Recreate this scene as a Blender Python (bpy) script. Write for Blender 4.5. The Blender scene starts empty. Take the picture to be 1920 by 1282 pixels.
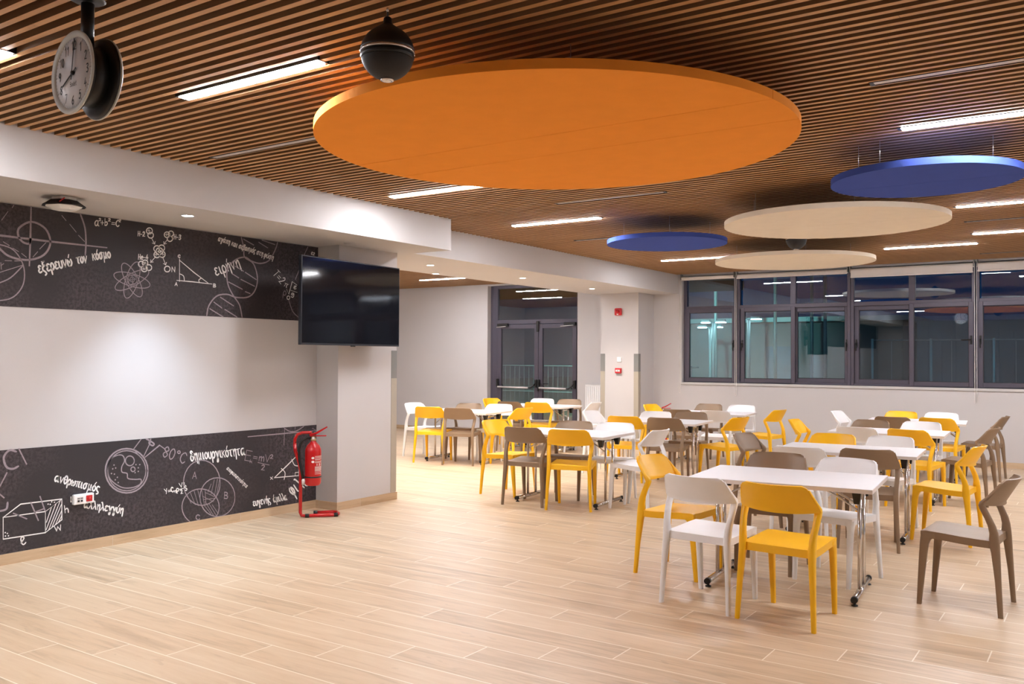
import bpy, bmesh, math, random
from mathutils import Vector, Matrix
random.seed(7)
PI = math.pi
sc = bpy.context.scene
COL = sc.collection

# ------------------------------------------------------------------ camera, world, exposure
CAMH, FPX, YAW, PITCH, ROLL = 1.455, 1661.868, -0.5961, 0.0171, 0.0051
fwd = Vector((math.sin(YAW)*math.cos(PITCH), math.cos(YAW)*math.cos(PITCH), math.sin(PITCH)))
rgt = Vector((math.cos(YAW), -math.sin(YAW), 0)); upv = rgt.cross(fwd)
r2 = math.cos(ROLL)*rgt + math.sin(ROLL)*upv
u2 = -math.sin(ROLL)*rgt + math.cos(ROLL)*upv
cam = bpy.data.cameras.new('camera'); cam_o = bpy.data.objects.new('camera', cam); COL.objects.link(cam_o)
cam.sensor_fit = 'HORIZONTAL'; cam.sensor_width = 36; cam.lens = FPX/1920*36
cam.clip_start = 0.05; cam.clip_end = 300
cam_o.matrix_world = Matrix((( r2.x, u2.x, -fwd.x, 0), (r2.y, u2.y, -fwd.y, 0), (r2.z, u2.z, -fwd.z, CAMH), (0, 0, 0, 1)))
sc.camera = cam_o
w = bpy.data.worlds.new('dusk'); sc.world = w; w.use_nodes = True
w.node_tree.nodes['Background'].inputs[0].default_value = (0.002, 0.016, 0.052, 1)
w.node_tree.nodes['Background'].inputs[1].default_value = 1.0
sc.view_settings.view_transform = 'Standard'; sc.view_settings.look = 'None'
sc.view_settings.gamma = 1; sc.view_settings.use_curve_mapping = False
EXPOSURE = 0.14
sc.view_settings.exposure = EXPOSURE
STRIP_E, DOWN_W = 172.0, 125.0

def at(px, py, **k):
    """the point on a plane x=/y=/z= seen at this place of the photograph"""
    d = r2*((px-960)/FPX) + u2*((641-py)/FPX) + fwd
    (a, v), = k.items(); i = 'xyz'.index(a); o = Vector((0, 0, CAMH))
    return o + d*((v-o[i])/d[i])

# ------------------------------------------------------------------ tags
def tag(o, label=None, cat=None, group=None, kind=None):
    for k, v in (('label', label), ('category', cat), ('group', group), ('kind', kind)):
        if v: o[k] = v
    return o
def thing(name, label, cat, loc=(0, 0, 0), rz=0, group=None):
    o = bpy.data.objects.new(name, None); COL.objects.link(o)
    o.location = loc; o.rotation_euler = (0, 0, rz); o.empty_display_size = .1
    return tag(o, label, cat, group)

# ------------------------------------------------------------------ materials
def lin(c):
    return tuple(((v/255)/12.92 if v/255 <= .04045 else (((v/255)+.055)/1.055)**2.4) for v in c)
def mat(name, col, rough=.5, metal=0, spec=.5, noise=0, nscale=8, bump=0, bscale=60, coat=0):
    m = bpy.data.materials.new(name); m.use_nodes = True; N = m.node_tree.nodes; L = m.node_tree.links
    b = N['Principled BSDF']
    b.inputs['Base Color'].default_value = (*col, 1); b.inputs['Roughness'].default_value = rough
    b.inputs['Metallic'].default_value = metal; b.inputs['Specular IOR Level'].default_value = spec
    if coat: b.inputs['Coat Weight'].default_value = coat
    tc = N.new('ShaderNodeTexCoord')
    if noise:
        n = N.new('ShaderNodeTexNoise'); n.inputs['Scale'].default_value = nscale; n.inputs['Detail'].default_value = 4
        L.new(tc.outputs['Object'], n.inputs['Vector'])
        r = N.new('ShaderNodeMapRange'); r.inputs[1].default_value = .3; r.inputs[2].default_value = .7
        r.inputs[3].default_value = 1-noise; r.inputs[4].default_value = 1+noise
        L.new(n.outputs['Fac'], r.inputs[0])
        x = N.new('ShaderNodeVectorMath'); x.operation = 'SCALE'; x.inputs[0].default_value = col
        L.new(r.outputs[0], x.inputs['Scale']); L.new(x.outputs[0], b.inputs['Base Color'])
    if bump:
        n2 = N.new('ShaderNodeTexNoise'); n2.inputs['Scale'].default_value = bscale; n2.inputs['Detail'].default_value = 3
        L.new(tc.outputs['Object'], n2.inputs['Vector'])
        bp = N.new('ShaderNodeBump'); bp.inputs['Strength'].default_value = bump; bp.inputs['Distance'].default_value = .002
        L.new(n2.outputs['Fac'], bp.inputs['Height']); L.new(bp.outputs[0], b.inputs['Normal'])
    return m
def emit(name, col, s):
    m = bpy.data.materials.new(name); m.use_nodes = True; N = m.node_tree.nodes; N.clear()
    e = N.new('ShaderNodeEmission'); e.inputs[0].default_value = (*col, 1); e.inputs[1].default_value = s
    o = N.new('ShaderNodeOutputMaterial'); m.node_tree.links.new(e.outputs[0], o.inputs[0]); return m
def glass_mat(name, tint, base=.09):
    m = bpy.data.materials.new(name); m.use_nodes = True; N = m.node_tree.nodes; N.clear(); L = m.node_tree.links
    t = N.new('ShaderNodeBsdfTransparent'); t.inputs[0].default_value = (*tint, 1)
    g = N.new('ShaderNodeBsdfGlossy'); g.inputs['Roughness'].default_value = .0; g.inputs[0].default_value = (.9, .95, 1, 1)
    f = N.new('ShaderNodeFresnel'); f.inputs[0].default_value = 1.5
    r = N.new('ShaderNodeMath'); r.operation = 'MULTIPLY_ADD'; r.inputs[1].default_value = 1.3; r.inputs[2].default_value = base
    L.new(f.outputs[0], r.inputs[0])
    x = N.new('ShaderNodeMixShader'); L.new(r.outputs[0], x.inputs[0]); L.new(t.outputs[0], x.inputs[1]); L.new(g.outputs[0], x.inputs[2])
    o = N.new('ShaderNodeOutputMaterial'); L.new(x.outputs[0], o.inputs[0]); return m

class G:
    """tiny node-graph helper"""
    def __init__(s, m): s.N = m.node_tree.nodes; s.L = m.node_tree.links
    def put(s, i, v):
        if hasattr(v, 'is_linked'): s.L.new(v, i)
        else: i.default_value = v
    def m(s, op, a, b=0, c=0):
        n = s.N.new('ShaderNodeMath'); n.operation = op
        for i, v in enumerate((a, b, c)): s.put(n.inputs[i], v)
        return n.outputs[0]
    def xyz(s, x, y, z):
        n = s.N.new('ShaderNodeCombineXYZ')
        for i, v in enumerate((x, y, z)): s.put(n.inputs[i], v)
        return n.outputs[0]
    def noise(s, v, scale, detail=4, rough=.55, dist=0):
        n = s.N.new('ShaderNodeTexNoise'); s.L.new(v, n.inputs['Vector'])
        n.inputs['Scale'].default_value = scale; n.inputs['Detail'].default_value = detail
        n.inputs['Roughness'].default_value = rough; n.inputs['Distortion'].default_value = dist
        return n.outputs['Fac']
    def ramp(s, f, stops):
        n = s.N.new('ShaderNodeValToRGB'); s.L.new(f, n.inputs[0]); e = n.color_ramp.elements
        while len(e) < len(stops): e.new(.5)
        for k, (p, c) in enumerate(stops): e[k].position = p; e[k].color = (*c, 1)
        return n.outputs[0]
    def mix(s, f, a, b, mode='MIX'):
        n = s.N.new('ShaderNodeMix'); n.data_type = 'RGBA'; n.blend_type = mode
        s.put(n.inputs[0], f)
        for i, v in ((6, a), (7, b)):
            if isinstance(v, tuple): n.inputs[i].default_value = (*v, 1)
            else: s.L.new(v, n.inputs[i])
        return n.outputs[2]

def plank_mat(name, axis, width, length, step, off_w, off_l, cols, grout, gw, rough, grain=1.0):
    """wood-look planks: rows across `width`, joints stepped from row to row"""
    m = bpy.data.materials.new(name); m.use_nodes = True; g = G(m); b = g.N['Principled BSDF']
    tc = g.N.new('ShaderNodeTexCoord'); sp = g.N.new('ShaderNodeSeparateXYZ'); g.L.new(tc.outputs['Object'], sp.inputs[0])
    u, v = {'xy': (0, 1), 'yz': (1, 2), 'xz': (0, 2)}[axis]; U, V = sp.outputs[u], sp.outputs[v]
    rv = g.m('DIVIDE', g.m('SUBTRACT', V, off_w), width); row = g.m('FLOOR', rv); fv = g.m('FRACT', rv)
    ru = g.m('DIVIDE', g.m('SUBTRACT', g.m('SUBTRACT', U, off_l), g.m('MULTIPLY', row, step)), length)
    pid = g.m('FLOOR', ru); fu = g.m('FRACT', ru)
    wn = g.N.new('ShaderNodeTexWhiteNoise'); wn.noise_dimensions = '2D'; g.L.new(g.xyz(row, pid, 0.0), wn.inputs['Vector'])
    rnd = wn.outputs['Value']
    vec = g.xyz(g.m('MULTIPLY_ADD', rnd, 37.0, g.m('MULTIPLY', U, .55)), g.m('MULTIPLY_ADD', rnd, 11.0, g.m('MULTIPLY', V, 6.0)), rnd)
    n1 = g.noise(vec, 2.2, 5, .6, 1.2); n2 = g.noise(vec, 9, 3, .6, .3)
    vec3 = g.xyz(g.m('MULTIPLY_ADD', rnd, 53.0, g.m('MULTIPLY', U, 2.0)), g.m('MULTIPLY', V, 5.0), rnd)
    n3 = g.noise(vec3, 2.0, 2, .5, .5)
    f = g.m('ADD', g.m('MULTIPLY', n1, .65), g.m('ADD', g.m('MULTIPLY', n2, .25), g.m('MULTIPLY', g.m('SUBTRACT', rnd, .5), .12*grain)))
    c = g.ramp(f, [(.22, cols[0]), (.45, cols[1]), (.70, cols[2])])
    knot = g.m('MULTIPLY', g.m('GREATER_THAN', n3, .72), .25*grain); c = g.mix(knot, c, cols[0])
    du = g.m('MULTIPLY', g.m('MINIMUM', fu, g.m('SUBTRACT', 1.0, fu)), length)
    dv = g.m('MULTIPLY', g.m('MINIMUM', fv, g.m('SUBTRACT', 1.0, fv)), width)
    gm = g.m('LESS_THAN', g.m('MINIMUM', du, dv), gw)
    c = g.mix(g.m('MULTIPLY', gm, .9), c, grout); g.L.new(c, b.inputs['Base Color'])
    g.put(b.inputs['Roughness'], g.m('MULTIPLY_ADD', n2, .16, rough)); b.inputs['Specular IOR Level'].default_value = .5
    bp = g.N.new('ShaderNodeBump'); bp.inputs['Strength'].default_value = .25; bp.inputs['Distance'].default_value = .002
    g.L.new(g.m('SUBTRACT', g.m('MULTIPLY', n2, .3), g.m('MULTIPLY', gm, .6)), bp.inputs['Height']); g.L.new(bp.outputs[0], b.inputs['Normal'])
    return m

M = {}
M['wall'] = mat('white_paint', (.575, .553, .553), .75, noise=.015, nscale=1.5, bump=.1, bscale=180)
M['soffit'] = mat('soffit_paint', (.565, .545, .54), .75, noise=.015, nscale=1.5)
M['floor'] = plank_mat('floor_planks', 'xy', .2, 1.2, .3, .04, -4.11-.3*12, [(.38, .265, .16), (.61, .452, .295), (.69, .545, .385)], (.86, .78, .66), .003, .30)
M['skirt'] = plank_mat('skirting_planks', 'xz', 3, 1.2, 0, -1, -.3, [(.40, .27, .15), (.56, .40, .25), (.64, .48, .32)], (.6, .5, .4), .002, .4)
M['skirt_y'] = plank_mat('skirting_planks_side', 'yz', 3, 1.2, 0, -1, .325, [(.40, .27, .15), (.56, .40, .25), (.64, .48, .32)], (.6, .5, .4), .002, .4)
M['slat'] = plank_mat('slat_wood', 'xy', .0745, 2.9, .7, 2.62, .4, [(.40, .205, .080), (.58, .325, .145), (.68, .41, .20)], (.12, .05, .02), .0008, .42)
M['slat_side_shade'] = mat('shade_darkened_slat_sides', (.24, .128, .055), .6, noise=.15, nscale=3)  # same slat wood, with the shade of the gaps put into its colour
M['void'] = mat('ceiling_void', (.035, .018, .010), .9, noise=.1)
M['yellow'] = mat('yellow_plastic', (.97, .53, .006), .42, bump=.12, bscale=400, noise=.02)
M['brown'] = mat('taupe_plastic', lin((139, 115, 91)), .45, bump=.12, bscale=400, noise=.02)
M['white'] = mat('white_plastic', (.87, .87, .88), .42, bump=.12, bscale=400, noise=.015)
M['top'] = mat('white_laminate', (.82, .81, .83), .35, noise=.01)
M['edge'] = mat('laminate_edge', (.70, .64, .60), .5, noise=.02)
M['chrome'] = mat('chrome', (.72, .71, .70), .16, 1, noise=.02)
M['black'] = mat('black_plastic', (.006, .006, .0065), .4, noise=.1)
M['frame'] = mat('grey_aluminium', lin((84, 80, 92)), .38, .25, noise=.03, nscale=4)
M['frame_dark'] = mat('dark_gasket', (.02, .02, .025), .6, noise=.1)
M['orange'] = mat('orange_felt', (.95, .345, .05), .95, spec=.1, bump=.25, bscale=500, noise=.02)
M['blue'] = mat('blue_felt', (.06, .10, .40), .95, spec=.1, bump=.25, bscale=500, noise=.02)
M['beige'] = mat('cream_felt', (.87, .79, .66), .95, spec=.1, bump=.25, bscale=500, noise=.02)
M['seam'] = mat('felt_seam', (.10, .03, .008), .9, noise=.05)
M['wire'] = mat('steel_wire', (.45, .42, .40), .35, 1, noise=.02)
M['grey'] = mat('grey_guard', lin((128, 128, 126)), .6, noise=.02)
M['greige'] = mat('greige_guard', lin((172, 163, 148)), .6, noise=.02)
M['red'] = mat('red_enamel', lin((184, 8, 14)), .28, noise=.03, coat=.3)
M['redplastic'] = mat('red_plastic', lin((190, 20, 30)), .4, noise=.03)
M['paper'] = mat('white_print', (.78, .72, .70), .6, noise=.03)
M['brass'] = mat('brass', (.6, .5, .28), .3, 1, noise=.05)
M['tvglass'] = mat('black_screen', (.005, .005, .007), .06, spec=.5, noise=.05)
M['tvframe'] = mat('tv_bezel', (.015, .018, .025), .35, noise=.05)
M['clockface'] = mat('clock_dial', (.72, .71, .73), .85, spec=.1, noise=.01)
M['clockrim'] = mat('clock_rim', (.60, .62, .60), .4, noise=.02)
M['silver'] = mat('silver_trim', (.75, .72, .70), .25, .9, noise=.02)
M['alu'] = mat('matt_aluminium', (.70, .68, .68), .4, .4, noise=.04)
M['graph'] = mat('graphite_grille', (.013, .012, .013), .6, noise=.1, nscale=200)
M['blind'] = mat('blind_fabric', (.72, .68, .65), .8, noise=.03, bump=.2, bscale=300)
M['chalk'] = mat('chalk_white', (.86, .85, .84), .8, noise=.03, nscale=90)
M['chalkgrey'] = mat('chalk_mauve', (.33, .28, .31), .8, noise=.12, nscale=90)
M['glass'] = glass_mat('window_glass', (.74, .86, .92), .085)
M['doorglass'] = glass_mat('door_glass', (.70, .78, .77), .22)
M['strip'] = emit('strip_light', (1.0, .99, 1.03), STRIP_E)
M['down'] = emit('downlight_glow', (1.0, .93, .84), 60.0)
M['downcool'] = emit('downlight_glow_cool', (.82, .90, 1.0), 60.0)
M['diff'] = mat('opal_diffuser', (.80, .80, .78), .4, noise=.01)
M['lamp'] = emit('street_lamp_glow', (.75, 1.0, .92), 16.0)
M['asphalt'] = mat('night_asphalt', (.05, .05, .055), .9, noise=.2)
M['turf'] = mat('pitch_turf', (.02, .16, .11), .95, noise=.25, nscale=3)
M['plaster'] = mat('outside_plaster', (.09, .12, .13), .9, noise=.1, nscale=1)
M['fence'] = mat('galvanised_steel', (.25, .32, .35), .5, .4, noise=.05)
M['blueoxide'] = mat('blue_cladding', (.03, .10, .16), .7, noise=.2, nscale=2)
def board_mat():
    m = mat('chalkboard_vinyl', (.02, .018, .02), .55); g = G(m); b = g.N['Principled BSDF']
    tc = g.N.new('ShaderNodeTexCoord'); v = tc.outputs['Object']
    n = g.noise(v, 45, 3, .7); big = g.noise(v, 1.1, 2, .5)
    c = g.ramp(n, [(.38, (.018, .015, .017)), (.62, (.075, .058, .068))])
    f = g.m('MULTIPLY', g.m('SUBTRACT', big, .38), 4.5); 
    n2 = g.N.new('ShaderNodeClamp'); g.L.new(f, n2.inputs[0])
    c = g.mix(n2.outputs[0], (.026, .022, .026), c); g.L.new(c, b.inputs['Base Color'])
    return m
M['board'] = board_mat()

# ------------------------------------------------------------------ mesh builder
class MB:
    def __init__(s): s.b = bmesh.new(); s.mats = []; s.cur = 0; s.smooth = False
    def use(s, m):
        if m not in s.mats: s.mats.append(m)
        s.cur = s.mats.index(m); return s
    def face(s, vs, smooth=None):
        try: f = s.b.faces.new(vs)
        except ValueError: return None
        f.material_index = s.cur; f.smooth = s.smooth if smooth is None else smooth; return f
    def v(s, p): return s.b.verts.new(p)
    def box(s, a, c):
        (x0, y0, z0), (x1, y1, z1) = [[f(a[i], c[i]) for i in range(3)] for f in (min, max)]
        p = [s.v(q) for q in ((x0,y0,z0),(x1,y0,z0),(x1,y1,z0),(x0,y1,z0),(x0,y0,z1),(x1,y0,z1),(x1,y1,z1),(x0,y1,z1))]
        for f in ((0,3,2,1),(4,5,6,7),(0,1,5,4),(1,2,6,5),(2,3,7,6),(3,0,4,7)): s.face([p[i] for i in f], False)
        return s
    def bevbox(s, a, c, r=.004, seg=2):
        t = bmesh.new(); bmesh.ops.create_cube(t, size=1)
        for q in t.verts: q.co = Vector([(a[i]+c[i])/2 + q.co[i]*abs(c[i]-a[i]) for i in range(3)])
        bmesh.ops.bevel(t, geom=t.edges[:], offset=r, segments=seg, affect='EDGES', profile=.5)
        return s.merge(t)
    def merge(s, t, smooth=False):
        mp = {q: s.v(q.co) for q in t.verts}
        for f in t.faces: s.face([mp[q] for q in f.verts], smooth)
        t.free(); return s
    def loft(s, rings, closed=True, caps=True, smooth=True):
        R = [[s.v(p) for p in r] for r in rings]; n = len(R[0])
        for a, c in zip(R, R[1:]):
            for i in range(n if closed else n-1):
                j = (i+1) % n; s.face([a[i], a[j], c[j], c[i]], smooth)
        if caps and closed: s.face(R[0][::-1], False); s.face(R[-1], False)
        return s
    def tube(s, path, r, n=10, caps=True):
        P = [Vector(p) for p in path]; rings = []; prev = None
        for i, p in enumerate(P):
            t = (P[min(i+1, len(P)-1)] - P[max(i-1, 0)]).normalized()
            if prev is None: ref = Vector((0, 0, 1)) if abs(t.z) < .9 else Vector((1, 0, 0)); nx = t.cross(ref).normalized()
            else: nx = (prev - t*prev.dot(t)).normalized()
            prev = nx; ny = t.cross(nx); rr = r[i] if isinstance(r, (list, tuple)) else r
            rings.append([p + nx*rr*math.cos(2*PI*k/n) + ny*rr*math.sin(2*PI*k/n) for k in range(n)])
        return s.loft(rings, caps=caps)
    def lathe(s, prof, c=(0, 0, 0), n=32, axis='z', smooth=True):
        c = Vector(c); rings = []
        for r, h in prof:
            ring = []
            for k in range(n):
                a, b_ = r*math.cos(2*PI*k/n), r*math.sin(2*PI*k/n)
                ring.append(c + (Vector((a, b_, h)) if axis == 'z' else Vector((a, h, -b_)) if axis == 'y' else Vector((h, a, b_))))
            rings.append(ring)
        return s.loft(rings, smooth=smooth)
    def prism(s, pts, d, smooth=False):
        """a flat outline (list of Vectors) pushed along d"""
        d = Vector(d); a = [s.v(p) for p in pts]; c = [s.v(Vector(p)+d) for p in pts]; n = len(a)
        s.face(a[::-1], False); s.face(c, False)
        for i in range(n): s.face([a[i], a[(i+1) % n], c[(i+1) % n], c[i]], smooth)
        return s
    def xf(s, mtx): bmesh.ops.transform(s.b, matrix=mtx, verts=s.b.verts[:]); return s
    def obj(s, name, m=None, parent=None, sharp=None, w=False):
        if w and parent: s.xf((Matrix.Translation(parent.location) @ Matrix.Rotation(parent.rotation_euler.z, 4, 'Z')).inverted())
        bmesh.ops.recalc_face_normals(s.b, faces=s.b.faces[:])
        me = bpy.data.meshes.new(name); s.b.to_mesh(me); s.b.free()
        if s.mats:
            for q in s.mats: me.materials.append(M[q])
        if m: me.materials.append(M[m])
        if sharp: me.set_sharp_from_angle(angle=math.radians(sharp))
        o = bpy.data.objects.new(name, me); COL.objects.link(o); o.parent = parent; return o
def boxo(name, a, c, m, parent=None, bev=0, w=False):
    b = MB(); b.bevbox(a, c, bev) if bev else b.box(a, c); return b.obj(name, m, parent, w=w)
def struct(o, label=None): return tag(o, label, None, None, 'structure')
def copy_tree(o, parent=None):
    c = o.copy(); COL.objects.link(c); c.parent = parent
    for ch in list(o.children): copy_tree(ch, c)
    return c

# ------------------------------------------------------------------ the room shell
XL, XB, ZS, ZC = -6.359, -5.443, 2.512, 2.822      # mural wall, bulkhead face, soffit height, slat height
X2, X2B, YW = -5.928, -7.209, 13.617               # beam faces, window wall
XC, YC1, YC2, YBE = -6.072, 6.021, 6.845, 6.933    # pier by the mural, end of the bulkhead
QX0, QX1, QY = -7.056, -6.370, 13.035              # pier by the windows
XR, Y0, XA, ZT = 2.6, -3.2, -13.6, 3.05            # right wall, wall behind the camera, annex wall, slab
struct(boxo('floor', (XA-.2, Y0-.2, -.12), (XR+.2, YW+.3, 0), 'floor'), 'pale oak-look plank tile floor')
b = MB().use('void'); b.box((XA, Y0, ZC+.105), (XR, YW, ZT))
b.use('slat')
n0, n1 = math.ceil((Y0-2.657)/.0745), int((YW-.02-2.657)/.0745)
for k in range(n0, n1+1):
    y = 2.657+k*.0745
    if y < YBE-.02: segs = [(XB, XR)]
    else: segs = [(X2, XR), (XA, X2B)]
    if 6.87 < y < YBE: segs.append((XA, X2B))
    for a, c in segs:
        V = [b.v(q) for q in ((a, y-.015, ZC), (c, y-.015, ZC), (c, y+.015, ZC), (a, y+.015, ZC), (a, y-.015, ZC+.105), (c, y-.015, ZC+.105), (c, y+.015, ZC+.105), (a, y+.015, ZC+.105))]
        b.use('slat'); b.face([V[0], V[3], V[2], V[1]], False); b.use('slat_side_shade')
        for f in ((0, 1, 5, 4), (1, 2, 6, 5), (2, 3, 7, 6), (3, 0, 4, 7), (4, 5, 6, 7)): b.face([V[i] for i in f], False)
struct(b.obj('ceiling'), 'warm timber slat ceiling')
struct(boxo('wall_left', (XL-.3, Y0, 0), (XL, YC1, ZT), 'wall'), 'white wall behind the chalkboard mural')
struct(boxo('wall_right', (XR, Y0, 0), (XR+.2, YW+.3, ZT), 'wall'))
struct(boxo('wall_front', (XL, Y0-.2, 0), (XR, Y0, ZT), 'wall'))
struct(boxo('wall_annex_left', (XA-.2, 6.545, 0), (XA, YW+.3, ZT), 'wall'))
struct(boxo('wall_annex_front', (XA, 6.545, 0), (XL-.3, YC2-.06, ZT), 'wall'))
b = MB(); b.box((XL-.3, YC1, 0), (XC, YC2, ZS)); struct(b.obj('column', 'wall'), 'white square pier carrying the television')
b = MB(); b.box((QX0, QY, 0), (QX1, YW, ZS)); struct(b.obj('column', 'wall'), 'white square pier between glass door and windows')
b = MB(); b.box((XL-.3, Y0, ZS), (XB, YC2, ZT)); b.box((X2B, YC2, ZS), (XB, YBE, ZT)); struct(b.obj('trim_1', 'soffit'), 'white bulkhead above the mural')
struct(boxo('trim_2', (X2B, YBE, ZS), (X2, YW, ZT), 'soffit'), 'white beam running to the windows')
# window wall with two openings (window band, door)
WX0, WX1, WZ0, WZ1 = -5.865, 1.6, 1.045, 2.80
DX0, DX1, DZ1 = -9.80, -7.84, 2.80
b = MB()
for a, c in (((XA, 0), (DX0, ZT)), ((DX0, DZ1), (DX1, ZT)), ((DX1, 0), (WX0, ZT)), ((WX0, 0), (WX1, WZ0)), ((WX0, WZ1), (WX1, ZT)), ((WX1, 0), (XR, ZT))):
    b.box((a[0], YW, a[1]), (c[0], YW+.3, c[1]))
struct(b.obj('wall_back', 'wall'), 'white wall with the window band and the glass door')
def skirt(name, a, c, m='skirt'): return struct(boxo(name, a, c, m), 'wood-look tile skirting')
skirt('baseboard_left', (XL, Y0, 0), (XL+.012, YC1, .075), 'skirt_y')
b = MB().use('skirt'); b.box((XL+.012, YC1-.012, 0), (XC+.012, YC1, .075)); b.use('skirt_y'); b.box((XC, YC1, 0), (XC+.012, YC2+.012, .075)); struct(b.obj('baseboard_column'), 'wood-look tile skirting round the pier')
b = MB().use('skirt')
for x0, x1 in ((XA, DX0), (DX1, QX0), (QX1, XR)): b.box((x0, YW-.012, 0), (x1, YW, .075))
b.box((QX0-.012, QY-.012, 0), (QX1+.012, QY, .075)); b.box((QX1, QY, 0), (QX1+.012, YW-.012, .075)); b.box((QX0-.012, QY, 0), (QX0, YW-.012, .075))
struct(b.obj('baseboard_back'), 'wood-look tile skirting')

# ------------------------------------------------------------------ windows
YF0, YF1 = YW+.055, YW+.135
def sash(par, name, x0, x1, z0, z1, y0, y1, wd, handle=None):
    """frame bars + pane; the handle is 'l', 'r' or None"""
    b = MB()
    b.bevbox((x0, y0, z0), (x0+wd, y1, z1), .004, 1); b.bevbox((x1-wd, y0, z0), (x1, y1, z1), .004, 1)
    b.bevbox((x0+wd, y0, z0), (x1-wd, y1, z0+wd), .004, 1); b.bevbox((x0+wd, y0, z1-wd), (x1-wd, y1, z1), .004, 1)
    s = b.obj(name, 'frame', par, w=True)
    b = MB(); t = .008
    gx0, gx1, gz0, gz1, gy = x0+wd, x1-wd, z0+wd, z1-wd, y0+.022
    b.box((gx0, gy, gz0), (gx0+t, gy+.01, gz1)); b.box((gx1-t, gy, gz0), (gx1, gy+.01, gz1)); b.box((gx0, gy, gz0), (gx1, gy+.01, gz0+t)); b.box((gx0, gy, gz1-t), (gx1, gy+.01, gz1))
    b.obj('gasket', 'frame_dark', s)
    boxo('pane', (gx0, gy+.012, gz0), (gx1, gy+.018, gz1), 'glass', s)
    for o in s.children: o.data.transform(Matrix.Translation(-par.location))
    if handle:
        hx = (x0+wd*.5) if handle[0] == 'l' else (x1-wd*.5); zm = (z0+z1)/2+(.02 if len(handle) < 2 else .06)
        b = MB(); b.bevbox((hx-.013, y0-.010, zm-.06), (hx+.013, y0, zm+.06), .004, 2)
        b.tube([(hx, y0-.005, zm), (hx, y0-.045, zm)], .009, 8)
        if handle == 'rh': b.tube([(hx+.01, y0-.045, zm), (hx-.12, y0-.05, zm)], [.011, .008], 8)
        else: b.tube([(hx, y0-.045, zm+.012), (hx, y0-.05, zm-.11)], [.011, .008], 8)
        h = b.obj('window_handle', 'black', s); h.data.transform(Matrix.Translation(-par.location))
    return s
def fixed(par, x0, x1, z0, z1):
    p = boxo('top_pane', (x0, YF0+.03, z0), (x1, YF0+.036, z1), 'glass', par, w=True)
def window(n, x0, x1, tops, sashes, label):
    par = thing('window_%d' % n, label, None, ((x0+x1)/2, YF0, 1.06)); struct(par)
    ZB, ZH = 1.062, 2.79
    zt0, zt1 = 2.235, 2.297         # transom
    b = MB(); f = .045
    b.bevbox((x0, YF0, ZB), (x0+f, YF1, ZH), .004, 1); b.bevbox((x1-f, YF0, ZB), (x1, YF1, ZH), .004, 1)
    b.bevbox((x0+f, YF0, ZB), (x1-f, YF1, ZB+.035), .004, 1); b.bevbox((x0+f, YF0, zt0), (x1-f, YF1, zt1), .004, 1); b.bevbox((x0+f, YF0, ZH-.05), (x1-f, YF1, ZH), .004, 1)
    for a, c in zip(tops, tops[1:]): b.bevbox((a[1], YF0, zt1), (c[0], YF1, ZH-.05), .004, 1)
    b.obj('frame', 'frame', par, w=True)
    for a, c in tops: fixed(par, a, c, zt1, ZH-.05)
    for i, (a, c, h, back) in enumerate(sashes):
        dy = .034 if back else -.014
        sash(par, 'sash', a, c, ZB+.03 if back else ZB+.012, zt0-(.0 if back else -.02), YF0+dy, YF0+dy+.04, .062, h)
X = lambda px: at(px, 640, y=YF0).x
window(1, X(1282.7), X(1381), [(X(1290), X(1378.3))], [(X(1286), X(1380), 'r', 0)], 'narrow grey framed window nearest the pier')
window(2, X(1382), X(1594.5), [(X(1391.7), X(1481.7)), (X(1492), X(1590))], [(X(1389), X(1491), 'l', 0), (X(1486), X(1591), 'r', 1)], 'sliding pair of grey framed windows beside the narrow one')
window(3, X(1595), X(1829), [(X(1600.4), X(1704)), (X(1715.8), X(1823))], [(X(1601), X(1712), 'l', 1), (X(1705), X(1826), 'rh', 0)], 'sliding pair of grey framed windows with a level handle')
x4 = X(1830)
window(4, x4, x4+1.65, [(X(1840), x4+.8), (x4+.87, x4+1.6)], [(X(1834), x4+.86, 'l+', 0), (x4+.83, x4+1.62, 'r', 1)], 'grey framed window pair cut by the right edge')
window(5, x4+1.66, 1.6, [(x4+1.72, 1.54)], [(x4+1.67, 1.59, 'l', 0)], 'grey framed window outside the right edge')
struct(boxo('trim_3', (WX0-.03, YW-.02, WZ0-.022), (WX1, YW+.06, WZ0+.016), 'soffit', bev=.005), 'white window board')

# roller blinds, rolled up
Xw = lambda px: at(px, 520, y=YW-.04).x
def blind(x0, x1, zb, label, chains, side=True):
    t = thing('roller_blind', label, 'roller blind', ((x0+x1)/2, YW-.04, 2.80), 0, 'rolled-up roller blinds')
    b = MB(); b.tube([(x0, YW-.045, ZC-.072), (x1, YW-.045, ZC-.072)], .030, 20); b.box((x0+.01, YW-.077, zb), (x1-.01, YW-.073, ZC-.072)); b.obj('fabric_roll', 'blind', t, w=True, sharp=40)
    b = MB(); b.bevbox((x0+.005, YW-.083, zb-.010), (x1-.005, YW-.067, zb+.012), .005, 2); b.obj('bottom_bar', 'blind', t, w=True)
    for xe in (x0, x1): boxo('end_bracket', (xe-.006, YW-.085, ZC-.09), (xe+.006, YW, ZC), 'grey', t, w=True)
    for xc, zl in chains:
        b = MB()
        P = [(xc-.012, YW-.05, ZC-.05), (xc-.012, YW-.05, zl+.02), (xc-.008, YW-.05, zl+.006), (xc, YW-.05, zl), (xc+.008, YW-.05, zl+.006), (xc+.012, YW-.05, zl+.02), (xc+.012, YW-.05, ZC-.05)]
        b.tube(P, .0042, 6); b.obj('pull_chain', 'blind', t, w=True)
zch = at(1379, 742, y=YW-.05).z
blind(Xw(1278.5), Xw(1377.5), at(1330, 519, y=YW-.08).z, 'short rolled-up white blind nearest the pier', [(Xw(1277)-.015, zch+.02), (at(1379.5, 640, y=YW-.05).x, zch)])
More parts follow.
